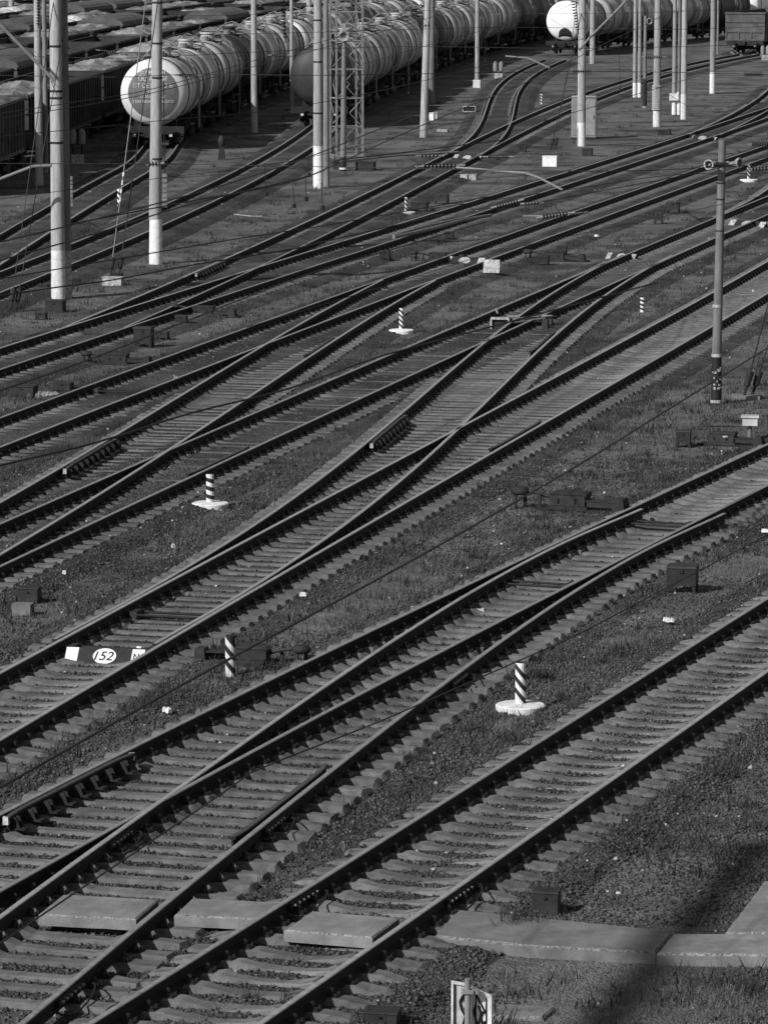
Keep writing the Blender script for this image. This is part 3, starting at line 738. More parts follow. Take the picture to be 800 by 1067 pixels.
for y, w in ((370, 11.3), (418, 12.4), (318.5, 10.2)):
    mb = MB(); mb.cyl((0, 0, zof(y)-.035), (0, 0, zof(y)+.035), w/2/k, n=20); mb.build('band', M['offwhite'], root)
for y in (190, 207, 240):
    mb = MB(); mb.cyl((.04, 0, zof(y)-.012), (.04, 0, zof(y)+.012), 9.6/2/k, n=20); mb.build('strap', M['iron'], root)
zz = zof(170)
mb = MB(); mb.box((.05, -.05, zz), (.52, .05, .05)); mb.box((.05, 0, zz), (.26, .26, .06)); mb.build('bracket', M['iron'], root)
horn(root, (-.14, -.1, zz), (-.5, -1, -.05), r=.105); horn(root, (.24, -.05, zz), (.9, -.75, .1), r=.105)
p = at(357.5, 178); k = pxm(p.y); Ht = at_depth(357, 40, p.y).z
root = thing('loudspeaker_pole', (p.x, p.y, 0), 0, 'grey pole with black foot and a round loudspeaker, standing in front of the lattice mast', 'pole', 'loudspeaker poles')
mb = MB(); mb.cyl((0, 0, .62), (.05, 0, Ht), 6.4/2/k, 4.6/2/k, n=16); mb.build('shaft', M['steel'], root, smooth=40)
mb = MB(); mb.cyl((0, 0, 0), (0, 0, .62), 6.8/2/k, n=16); mb.build('painted_base', M['black'], root, smooth=40)
mb = MB(); mb.cyl((0, 0, .08), (0, 0, .16), 8/2/k, n=16); mb.build('band', M['white'], root)
horn(root, (.05, -.05, Ht+.15), (0, -1, -.1), r=.2)
mb = MB(); mb.box((.05, .1, Ht+.45), (.22, .3, .45), top=(.6, .8)); mb.build('speaker_housing', M['greybox'], root)
for px, w, lab in (((671.5,112), 4.6, 'short dark footed pole with a loudspeaker among the pole group'),):
    p = at(*px); k = pxm(p.y); Ht = at_depth(px[0], 16, p.y).z
    root = thing('loudspeaker_pole', (p.x, p.y, 0), 0, lab, 'pole', 'loudspeaker poles')
    zb = at_depth(px[0], 82, p.y).z
    mb = MB(); mb.cyl((0, 0, zb), (0, 0, Ht), w*.42/k, w*.36/k, n=14); mb.build('shaft', M['pole_dark'], root, smooth=40)
    mb = MB(); mb.cyl((0, 0, .05), (0, 0, zb), w*.5/k, n=14); mb.build('painted_base', M['black'], root, smooth=40)
    mb = MB(); mb.cyl((0, 0, 0), (0, 0, .1), w*.56/k, n=14); mb.build('band', M['offwhite'], root)
    horn(root, (.1, -.1, Ht-.3), (.5, -1, 0), r=.17)

# ------------------------------------------------------------------ lattice mast
p = at(361, 164); k = pxm(p.y)
root = thing('lattice_mast', (p.x, p.y, 0), R(14), 'square steel lattice mast with crossed braces beside the second tank row', 'mast')
a = 1.24/2; H_ = 11.0
for sx in (-1, 1):
    for sy in (-1, 1):
        mb = MB(); mb.box((sx*a, sy*a, H_/2), (.085, .085, H_), mi=0); mb.build('leg', M['steel'], root)
zs = [.12+1.32*i for i in range(9)]
for i in range(8):
    z0, z1 = zs[i], zs[i+1]
    for q in range(4):
        c, s = [(1, 0), (0, 1), (-1, 0), (0, -1)][q]
        def w3(u, z): return ((-s)*u*a + c*a, c*u*a + s*a, z)
        mb = MB(); mb.cyl(w3(-1, z0), w3(1, z0), .026, n=4); mb.build('crossbar', M['steel'], root)
        mb = MB(); u = 1 if (i+q) % 2 else -1; mb.cyl(w3(-u, z0), w3(0, (z0+z1)/2), .018, n=4); mb.cyl(w3(0, (z0+z1)/2), w3(-u, z1), .018, n=4)
        mb.build('brace', M['steel'], root)
mb = MB(); mb.box((0, 0, .04), (1.6, 1.6, .12)); mb.build('footing', M['pole_dark'], root)

# ------------------------------------------------------------------ point machines, boxes, boards
def perp(px, key): return head(key, px)
def machine(px, rz, label, s=1.0, drum=True, plate=False, mirror=False):
    """px: foot of the motor box; the bar runs to the right towards the rail"""
    p = at(*px); root = thing('point_machine', (p.x, p.y, 0), rz+(math.pi if mirror else 0), label, 'point machine', 'dark electric point machines beside the switches')
    root.scale = (s*.95, s*.95, s*.82)
    mb = MB(); mb.box((0, 0, .27), (.72, .42, .26)); mb.box((0, .02, .08), (.80, .46, .1)); mb.build('motor_box', M['box'], root)
    mb = MB(); mb.box((-.02, 0, .425), (.76, .46, .05), top=(.82, .7)); mb.cyl((.34, -.2, .40), (.34, .2, .40), .055, n=10); mb.build('lid', M['box'], root)
    for x in (-.2, .15):
        mb = MB(); mb.box((x, -.225, .26), (.04, .03, .10)); mb.build('latch', M['iron'], root)
    mb = MB(); mb.box((.68, -.02, .27), (.62, .34, .03)); mb.box((.68, -.17, .2), (.56, .02, .14)); mb.build('rod_cover', M['box'], root)
    mb = MB(); mb.box((.3, .05, .035), (2.0, .5, .05)); mb.build('mounting_plate', M['iron'], root)
    mb = MB(); mb.box((1.05, 0, .2), (.26, .40, .30), top=(.7, .9)); mb.build('end_box', M['box'], root)
    if drum:
        mb = MB(); mb.lathe([(.16, .33), (.2, .37), (.2, .42), (.14, .5), (.03, .52)], c=(-1.05, 0, 0), n=16); mb.build('cable_cup', M['box'], root, smooth=30)
        for x, y in ((-1.12, -.1), (-.98, .1), (-.62, -.08)):
            mb = MB(); mb.box((x, y, .18), (.06, .06, .36)); mb.build('leg', M['box'], root)
        mb = MB(); mb.tube([(-.95, 0, .42), (-.62, 0, .36), (-.36, 0, .28)], .045); mb.build('cable_pipe', M['box'], root)
    if plate:
        mb = MB(); mb.box((.12, -.215, .32), (.14, .012, .06)); mb.build('name_plate', M['offwhite'], root)
    return root
rz3 = head('2a', (640,535))
machine((594,532), rz3, 'rusty dark point machine with a cup on legs, beside the switch right of centre')
machine((753,464), rz3, 'dark point machine with a pale plate near the right edge behind a lone square box', drum=False, plate=True, s=.8)
machine((262,692), head('3', (210,690)), 'dark point machine hidden behind the striped post without a disc', mirror=True, s=.78)
machine((212,330), head('5', (200,340)), 'dark point machine with a white spot between tracks at the left, right one of two', s=.85)
machine((456,272), head('6', (456,280)), 'low dark point machine lying left of a white spot between tracks, upper middle', s=.8)
machine((578,272), head('5', (570,272)), 'dark point machine with a cup beside the track above the bare banded post', s=.9)
machine((122,330+50), head('5', (120,385)), 'dark point machine lying in grass at the left below the twin poles', s=.8)
def jbox(px, w, h, label, legs=True, mname='box', rz=None, d=None, lid=True, name='junction_box', white_foot=False, group='dark cable junction boxes'):
    p = at(*px); k = pxm(p.y); W_, H_ = w/k, h/k; D_ = d or W_*.75
    root = thing(name, (p.x, p.y, 0), -.2 if rz is None else rz, label, 'box', group)
    lh = H_*.3 if legs else 0.0
    mb = MB(); mb.box((0, 0, lh+(H_-lh)*.45), (W_*.93, D_, (H_-lh)*.9)); mb.build('box_body', M[mname], root)
    if lid: mb = MB(); mb.box((0, 0, H_*.965), (W_, D_*1.08, H_*.07), top=(.95, .92)); mb.build('lid', M[mname], root)
    if name != 'concrete_block': mb = MB(); mb.box((0, -D_/2-.01, lh+(H_-lh)*.75), (W_*.12, .025, H_*.1)); mb.build('latch', M['iron'], root)
    if legs:
        for sx in (-1, 1):
            for sy in (-1, 1):
                mb = MB(); mb.box((sx*W_*.4, sy*D_*.4, lh/2), (.05, .05, lh)); mb.build('leg', M['iron'], root)
    return root
jbox((711,617), 33, 29, 'rusty box on short legs in the grass right of centre')
jbox((569,952), 30, 26, 'dark square box beside the concrete path at the bottom', legs=False)
jbox((712,466), 16, 18, 'dark square box left of the point machine near the right edge')
jbox((31,628), 23, 17, 'dark box on a pale block at the left edge', legs=False, name='cable_box')
jbox((24,641), 22, 14, 'pale concrete block under and before the dark box at the left edge', legs=False, mname='concrete', lid=False, name='concrete_block', group='concrete blocks')
jbox((58,325), 20, 13, 'dark box at the foot of the twin poles', legs=False)
jbox((45,303), 12, 7, 'small dark box just left of the twin poles', legs=False)
jbox((122,288), 12, 4, 'low dark box beside the white block under the guy wires', legs=False)
jbox((43,333), 12, 8, 'small dark stand in the grass below the twin poles')
jbox((25,413), 27, 12, 'flat dark box left of a pale stone heap at the left edge', legs=False)
jbox((66,409), 20, 11, 'dark cable box right of the pale stone heap at the left edge')
jbox((150,362), 20, 22, 'dark barrel like box on legs in the grass at left')
jbox((169,354), 14, 9, 'small dark box right of the taller box at left')
jbox((189,340), 13, 12, 'dark box on legs left of the white spotted machine')
jbox((437,220), 18, 10, 'dark flat box right of the small marker disc, front one')
jbox((460,212), 15, 10, 'dark box behind the one beside the small marker disc')
jbox((401,272), 11, 11, 'dark box in the grass above the joint marker, middle of the photo')
jbox((468,250), 10, 9, 'lone dark square box between tracks, upper middle')
jbox((492,283), 17, 8, 'dark box left of the white square plate', legs=False)
jbox((585,265), 11, 9, 'small dark box at the left of the cluster above the banded post')
jbox((565,276), 14, 10, 'dark box on legs in front of the cluster above the banded post')
jbox((701,222), 14, 12, 'dark box on thin legs left of the loudspeaker pole')
jbox((686,233), 9, 12, 'narrow dark box below the one on thin legs, left of the loudspeaker pole')
jbox((544,158), 9, 6, 'small dark box left of the white block under the guy wires, upper right', legs=False)
jbox((612,162), 11, 8, 'dark box at the foot of the cabinet pole', legs=False)
jbox((352,176), 10, 10, 'dark block at the foot of the loudspeaker pole by the lattice mast', legs=False)
jbox((381,177), 20, 9, 'dark flat box right of the lattice mast foot', legs=False)
jbox((398,1069), 40, 18, 'dark low box at the bottom edge beside the nearest rail', legs=False)
jbox((692,140), 14, 5, 'dark flat box at the foot of the sleeved pole', legs=False)
GB = 'pale concrete blocks and plates'
for px, w, h, lab in (((118,297), 22, 9, 'white concrete block anchoring the guy wires at upper left'), ((573,173), 16, 11, 'white concrete block anchoring the guy wires left of the cabinet'),
                      ((497,91), 8, 8, 'white block at the foot of the slim pole by the second tank row'), ((450,125), 5, 8, 'small white box right of the leaning pole'), ((455,124), 3, 7, 'narrow white box beside the small white box near the leaning pole'),
                      ((484,187), 8, 6, 'left one of two small white plates in the upper middle'), ((493,187), 8, 6, 'right one of two small white plates in the upper middle'), ((461,137), 12, 3, 'low white slab in the grass right of the leaning pole')):
    jbox(px, w, h, lab, legs=False, mname='offwhite' if w == 22 else 'white' if h > 7 else 'offwhite', lid=h > 5, name='concrete_block', d=.4, group=GB)
p = at(512,288); k = pxm(p.y)
root = thing('square_plate', (p.x, p.y, 0), -.15, 'worn white square plate standing on a stub above the framed point machine', 'sign plate')
mb = MB(); mb.box((0, 0, .32), (17/k, .05, 14/k), tilt=-.25); mb.build('plate', M['offwhite'], root); mb = MB(); mb.box((0, .05, .1), (.06, .06, .25)); mb.build('stub', M['iron'], root)
# cream box on a stem, right
p = at(781,459); k = pxm(p.y)
root = thing('heater_box', (p.x, p.y, 0), -.1, 'pale flat topped box on a stem near the right edge behind the point machine', 'box')
mb = MB(); mb.box((0, 0, .42), (.32, .28, .17)); mb.build('box_body', M['tank_light'], root)
mb = MB(); mb.box((0, 0, .525), (.38, .34, .035)); mb.build('lid', M['tank_light'], root)
mb = MB(); mb.cyl((0, 0, 0), (0, 0, .34), .05, n=10); mb.build('stem', M['steel'], root)
# grey cabinets
p = at(602.5,145); k = pxm(p.y)
for dx, lab in ((0, 'grey metal cabinet standing left behind the pole with white base'), (13.2/k, 'grey metal cabinet standing right behind the pole with white base')):
    root = thing('grey_cabinet', (p.x+dx, p.y+.6+dx*.1, 0), -.12, lab, 'cabinet', 'grey cabinets behind the pole')
    ww = 13/k; hh = 2.0
    mb = MB(); mb.box((0, 0, .1+hh/2), (ww*.96, .8, hh)); mb.build('cabinet_body', M['greybox'], root)
    mb = MB(); mb.box((0, -.41, .1+hh/2), (ww*.8, .03, hh*.9)); o = mb.build('door', M['greybox'], root)
    mb = MB(); mb.box((ww*.3, -.44, .1+hh/2), (.03, .03, .18)); mb.build('handle', M['iron'], o)
    mb = MB(); mb.box((0, 0, .05), (ww, .86, .1)); mb.build('plinth', M['chassis'], root)
    mb = MB(); mb.box((0, 0, .1+hh+.03), (ww*1.04, .9, .06), top=(.9, .9)); mb.build('roof', M['greybox'], root)

# boards between rails
def board(key, pa, pb, label, text=None, white_ends=True, depth=.2, dark='black'):
    a = at(*pa, .12); b = at(*pb, .12); L_ = (b-a).length; rz = math.atan2(b.y-a.y, b.x-a.x); c = (a+b)/2
    root = thing('number_board', (c.x, c.y, 0), rz, label, 'number board', 'dark boards with white ovals between the rails')
    root_t = MB(); tl = math.atan2(.22, depth); dd = math.hypot(.22, depth)
    root_t.box((0, depth/2, .16), (L_, dd, .03), tilt=tl); root_t.box((0, depth+.02, .1), (L_*.98, .03, .2)); root_t.build('board', M[dark], root)
    def on(u, off=.018):   # frame on the tilted face
        return Matrix.Translation((u, depth/2, .16)) @ Matrix.Rotation(tl, 4, 'X') @ Matrix.Translation((0, 0, off))
    def put(mb_or_me, u, name, m_, off):
        if isinstance(mb_or_me, MB): o = mb_or_me.build(name, m_, root)
        else: mb_or_me.materials.clear(); mb_or_me.materials.append(m_); o = link(name, mb_or_me, root)
        o.matrix_local = on(u, off); return o
    if white_ends:
        for s in (-1, 1):
            mb = MB(); w = .155*L_; mb.box((0, 0, 0), (w, dd*.93, .006)); put(mb, s*(L_/2-w/2-.01), 'white_end', M['white' if text else 'offwhite'], .018)
    mb = MB(); n = 28; rx, ry = .145*L_, dd*.46
    vs = [(rx*math.cos(2*math.pi*i/n), ry*math.sin(2*math.pi*i/n), z) for z in (0, .006) for i in range(n)]
    mb.add(vs, [tuple(range(n, 2*n))]+[(i, (i+1) % n, n+(i+1) % n, n+i) for i in range(n)]); put(mb, 0.0, 'oval', M['white' if text else 'offwhite'], .016)
    if text:
        me = text_mesh(text, .34); sx = 1.55*rx/(max(v.co.x for v in me.vertices)-min(v.co.x for v in me.vertices)); sy = 1.15*ry/(max(v.co.y for v in me.vertices)-min(v.co.y for v in me.vertices))
        cx = (max(v.co.x for v in me.vertices)+min(v.co.x for v in me.vertices))/2; cy = (max(v.co.y for v in me.vertices)+min(v.co.y for v in me.vertices))/2
        for v in me.vertices: yy = (v.co.y-cy)*sy; v.co.x = (v.co.x-cx)*sx+yy*.2; v.co.y = yy
        put(me, 0.0, 'number', M['black'], .026)
        me = text_mesh('N4', .16)
        for v in me.vertices: v.co.x *= .8
        put(me, L_*.42, 'letters', M['black'], .026)
    return root
board('3', (66,687), (149,690), 'black board with white ends and the number 152 in a white oval between rails', '152')
board('4', (758,233), (795,236), 'number board with white oval under the loudspeakers at the right edge', white_ends=True)
board('6', (716,143), (744,146), 'number board with white oval below the bright based pole', white_ends=True)
board('7', (471,164), (499,166), 'number board with white oval between rails under the hanging insulators', white_ends=True)
board('4', (630,268), (660,270), 'dark cover board with white ends above the bare banded post', white_ends=True)
board('6', (462,272), (503,274), 'dark cover board with white ends left of the white square plate', white_ends=True)

# framed point machine in the middle
p = at(523, 345, 0); k = pxm(p.y)
root = thing('framed_point_machine', (p.x, p.y, 0), head('4', (523,345)), 'cluttered point machine with a white front frame between crossing tracks at centre', 'point machine')
mb = MB(); mb.box((0, 0, .26), (.55, .5, .34)); mb.build('motor_box', M['box'], root)
mb = MB(); w = 22/k/2
mb.box((0, -.32, .47), (2*w, .06, .08)); mb.box((-w, -.32, .28), (.05, .05, .38)); mb.box((w, -.32, .28), (.05, .05, .38)); mb.build('front_frame', M['offwhite'], root)
for i, (x, y, x2, y2, z) in enumerate(((-.3, .3, 1.1, 1.7, .32), (.35, .0, 1.35, .55, .25), (.3, -.2, 1.2, .9, .3), (.5, .6, 1.5, 1.1, .35), (-.2, .2, -.35, .7, .6))):
    mb = MB(); mb.cyl((x, y, z), (x2, y2, z+.08), .035, n=6); mb.build('rod', M['steel' if i % 2 == 0 else 'iron'], root)
for x, y in ((.6, .35), (.95, .9), (1.25, 1.4), (1.3, .5)):
    mb = MB(); mb.box((x, y, .25), (.22, .3, .3), top=(.7, .7)); mb.build('bearing', M['box'], root)
mb = MB(); mb.box((1.2, 1.3, .42), (.34, .16, .05), rz=.5); mb.box((.15, 1.0, .42), (.4, .14, .05), rz=.3); mb.build('worn_plate', M['offwhite'], root)
root.scale = (.85, .85, .8)

# throw rods across the switches
for key, px, lab in (('2a', (690,538), 'dark throw rods across the switch beside the rusty point machine'), ('3', (180,632), 'dark throw rod lying across the long track left of the striped post'), ('3', (140,669), 'dark throw rod just behind the 152 board'), ('2a', (560,600), 'thin bar across the track in the middle of the long switch'), ('5', (10,398), 'pair of rods across the track at the left edge')):
    s, o_, d_ = LN[key].near(at(*px, .3)); p, h = LN[key].pos(s)
    root = thing('throw_rod', (p[0], p[1], 0), h-math.pi/2, lab, 'rod', 'throw rods across the switches')
    for y in (-.16, .16):
        mb = MB(); mb.cyl((-1.1, y, .17), (.95, y, .15), .022, n=8); mb.build('rod', M['iron'], root)
    for x in (-.62, .6):
        mb = MB(); mb.box((x, 0, .17), (.14, .42, .09), top=(.8, .8)); mb.build('lug', M['iron'], root)

# rail joints with bolted bars and bond wires
for key, side, px, lab in (('2b', 1, (73,1028), 'bolted joint bar on the right rail of the left foreground track, bottom left'), ('1', 1, (476,925), 'bolted joint bar on the nearest rail above the long path slab'), ('2b', 1, (285,853), 'bolted joint bar beside the long check rail'), ('2b', -1, (133,868), 'joint bar below the large frog'), ('2b', 1, (485,703), 'joint bar on the rail left of the near marker disc'), ('1', -1, (322,930), 'joint bar on the left rail of the nearest track near the slabs')):
    ln = LN[key]; sa = ln.near(at(*px, .3))[0]; p, h = ln.pos(sa, side*G); n_ = (math.sin(h), -math.cos(h))
    root = thing('rail_joint', (p[0], p[1], 0), h, lab, 'rail joint', 'bolted rail joints')
    mb = MB(); mb.box((0, -.036, .225), (.86, .035, .085)); mb.build('joint_bar', M['iron'], root)
    for i in range(6):
        mb = MB(); x = -.35+.14*i; mb.cyl((x, -.05, .225), (x, -.085, .225), .018, n=6); mb.build('bolt', M['steel'], root)
    mb = MB(); mb.tube([(.55*math.cos(t), -.06-.18*math.sin(t), .17+.05*math.sin(2*t)) for t in np.linspace(0, math.pi, 12)], .011, 5); mb.build('bond_wire', M['wire'], root)
# white kilometre sign at the bottom edge
p = at(487, 1108); k = pxm(p.y); zt = at_depth(487, 1020, p.y).z
root = thing('distance_sign', (p.x, p.y, 0), 0, 'white two panel sign on a grey post cut off by the bottom edge', 'sign')
mb = MB(); mb.cyl((0, 0, 0), (0, 0, zt), 3.4/k, n=18); mb.build('post', M['steel'], root, smooth=40)
mb = MB(); mb.box((0, .0, zt-.13), (.11, .09, .035)); mb.box((.075, -.0, zt-.13), (.06, .05, .05)); mb.build('clamp', M['greybox'], root)
def sign_panel(x0, x1, y0, y1, ytop0, ytop1, glyph, lab):
    # panel between two upright edges, local coordinates
    za = at_depth(487, ytop0, p.y).z; zb = at_depth(487, ytop1, p.y).z
    zc = .12; n = Vector((y1-y0, -(x1-x0), 0)).normalized()
    A = Vector((x0, y0, 0)); B = Vector((x1, y1, 0))
    def q(u, z, o=0.0): v = A.lerp(B, u)+n*o; return (v.x, v.y, z)
    mb = MB(); top = lambda u: za+(zb-za)*u
    mb.add([q(0, zc), q(1, zc), q(1, top(1)), q(0, top(0)), q(0, zc, -.02), q(1, zc, -.02), q(1, top(1), -.02), q(0, top(0), -.02)], [(0, 1, 2, 3), (7, 6, 5, 4), (1, 5, 6, 2), (0, 3, 7, 4), (3, 2, 6, 7), (0, 4, 5, 1)])
    pn = mb.build('panel', M['white'], root)
    fr = MB(); ff = .012
    for (u0, u1, zl, zh) in ((0, .07, 0, 1), (.93, 1, 0, 1)):
        a, b = q(u0, zc, .001), q(u1, zc, .001); 
        fr.add([q(u0, zc, .014), q(u1, zc, .014), q(u1, top(u1), .014), q(u0, top(u0), .014), q(u0, zc, .0), q(u1, zc, .0), q(u1, top(u1), .0), q(u0, top(u0), .0)], [(0, 1, 2, 3), (1, 5, 6, 2), (0, 3, 7, 4), (3, 2, 6, 7)])
    fr.add([q(0, top(0)-.025, .013), q(1, top(1)-.025, .013), q(1, top(1)+.002, .013), q(0, top(0)+.002, .013), q(0, top(0)-.025, 0), q(1, top(1)-.025, 0), q(1, top(1)+.002, -.02), q(0, top(0)+.002, -.02)], [(0, 1, 2, 3), (3, 2, 6, 7), (0, 4, 5, 1)])
    fr.build('frame', M['white'], pn)
    gm = MB()
    for st in glyph:
        for (u0, d0), (u1, d1), w in zip(st[1][:-1], st[1][1:], [st[0]]*9):
            a = Vector(q(u0, top(u0)-d0, .006)); b = Vector(q(u1, top(u1)-d1, .006)); t = (b-a).normalized(); e = t.cross(n)*w
            gm.add([a-e, b-e, b+e, a+e, a-e+n*.004, b-e+n*.004, b+e+n*.004, a+e+n*.004], [(0, 1, 2, 3), (4, 7, 6, 5), (4, 5, 6, 7), (0, 4, 7, 3)])
    gm.build('painted_figure', M['black'], pn)
wv = lambda px: px/k
sign_panel(wv(-17), wv(0), .05, .09, 1024, 1028, [(.006, [(.18, .03), (.18, .6)]), (.011, [(.95, .07), (.62, .15), (.50, .20), (.62, .27), (.85, .33), (.7, .42), (.75, .6)]), (.011, [(.55, .19), (.85, .13)]), (.009, [(.95, .16), (.8, .27)])], 'left')
sign_panel(wv(3), wv(26), .09, .05, 1032, 1039, [(.006, [(.26, .04), (.26, .62)]), (.006, [(.74, .05), (.74, .62)]), (.009, [(.28, .05), (.74, .21)]), (.011, [(.26, .15), (.17, .22), (.25, .30), (.36, .36), (.45, .29), (.5, .22), (.4, .15)]), (.011, [(.62, .19), (.5, .26), (.6, .34), (.72, .28)])], 'right')

# dwarf signals
def dwarf(px, label, h=.9):
    p = at(*px); root = thing('dwarf_signal', (p.x, p.y, 0), 0, label, 'signal', 'low signals beside the tracks')
    mb = MB(); mb.box((0, 0, .2), (.55, .4, .4)); mb.build('base', M['offwhite'], root)
    for x in (-.2, .2):
        mb = MB(); mb.lathe([(.03, 0), (.15, .05), (.16, .55), (.1, .68), (.03, .72)], c=(x, 0, h-.1), n=14); mb.build('lamp_housing', M['greybox'], root, smooth=40)
        mb = MB(); mb.cyl((x, 0, .38), (x, 0, h), .04, n=8); mb.build('stem', M['iron'], root)
dwarf((81,170), 'low signal with two round topped housings on a white base at the left', h=.95)
dwarf((519,82), 'low signal with two round topped housings beside the second tank row', h=.6)
dwarf((797,62), 'low signal at the upper right edge below the open goods wagon', h=.5)
p = at(231, 166); root = thing('trackside_post', (p.x, p.y, 0), 0, 'short dark post with a grey head beside the first tank row', 'post')
mb = MB(); mb.box((0, 0, .3), (.35, .3, .6), top=(.6, .7)); mb.build('foot', M['box'], root); mb = MB(); mb.lathe([(.1, 0), (.17, .1), (.16, .35), (.08, .5)], c=(0, 0, .6), n=12); mb.build('head', M['box'], root, smooth=40)
p = at(489, 118); root = thing('framed_box', (p.x, p.y, 0), -.1, 'low dark box with a white frame left of the curved siding', 'box')
k = pxm(p.y); mb = MB(); mb.box((0, .1, .25), (15/k, .5, .34)); mb.build('box_body', M['box'], root)
mb = MB()
for z in (.12, .42): mb.box((0, -.2, z), (13/k, .04, .05))
for x in (-6.5/k, 6.5/k): mb.box((x, -.2, .27), (.05, .04, .35))
mb.build('front_frame', M['offwhite'], root)
p = at(240, 121.5); root = thing('railing', (p.x, p.y, 0), -.2, 'white railing frame hanging low beside the first tank row', 'railing')
mb = MB()
for z in (.9, 1.25): mb.box((0, 0, z), (1.05, .04, .06))
for x in (-.52, -.2, .2, .52): mb.box((x, 0, .62), (.05, .04, 1.25))
mb.build('frame', M['offwhite'], root)
# ------------------------------------------------------------------ wagons
def disc_y(mb, c, r, w, n=16, mi=0):
    mb.cyl((c[0]-w/2, c[1], c[2]), (c[0]+w/2, c[1], c[2]), r, n=n, mi=mi)
def running_gear(root, L_, out):
    mb = MB(); mb.box((0, L_/2, 1.02), (.55, L_-1.0, .28)); mb.box((0, L_/2, .95), (2.3, .5, .3)); out.append((mb.build('underframe', M['chassis'], root), []))
    for y, s in ((.42, -1), (L_-.42, 1)):
        mb = MB(); mb.box((0, y, 1.02), (3.0, .22, .36)); mb.box((0, y+s*.3, .98), (.25, .5, .25))
        subs = []; eb = mb.build('end_beam', M['chassis'], root)
        for x in (-.875, .875):
            m2 = MB(); m2.cyl((x, y, 1.03), (x, y+s*.42, 1.03), .07, n=10); m2.cyl((x, y+s*.40, 1.03), (x, y+s*.44, 1.03), .2, n=12)
            subs.append(m2.build('buffer', M['chassis'], eb))
            m2 = MB(); m2.box((x, y+s*.13, .78), (.16, .02, .12)); subs.append(m2.build('painted_glint', M['white'], eb))  # small white patch painted in place of a bright glint by the buffer
        out.append((eb, subs))
    for y in (2.1, L_-2.1):
        mb = MB()
        for x in (-1.02, 1.02): mb.box((x, y, .52), (.16, 2.5, .22), top=(1, .8)); mb.box((x, y, .5), (.2, .6, .5))
        mb.box((0, y, .6), (2.0, .4, .3)); bo = mb.build('bogie', M['chassis'], root); subs = []
        for dy in (-.925, .925):
            mw = MB(); mw.cyl((-.9, y+dy, .60), (.9, y+dy, .60), .08, n=8)
            for x in (-.79, .79): disc_y(mw, (x, y+dy, .62), .475, .12)
            subs.append(mw.build('wheelset', M['chassis'], bo))
        out.append((bo, subs))
cap = lambda r, a=.62: a-a*math.sqrt(max(0, 1-(min(r, 1.6)/1.6)**2))
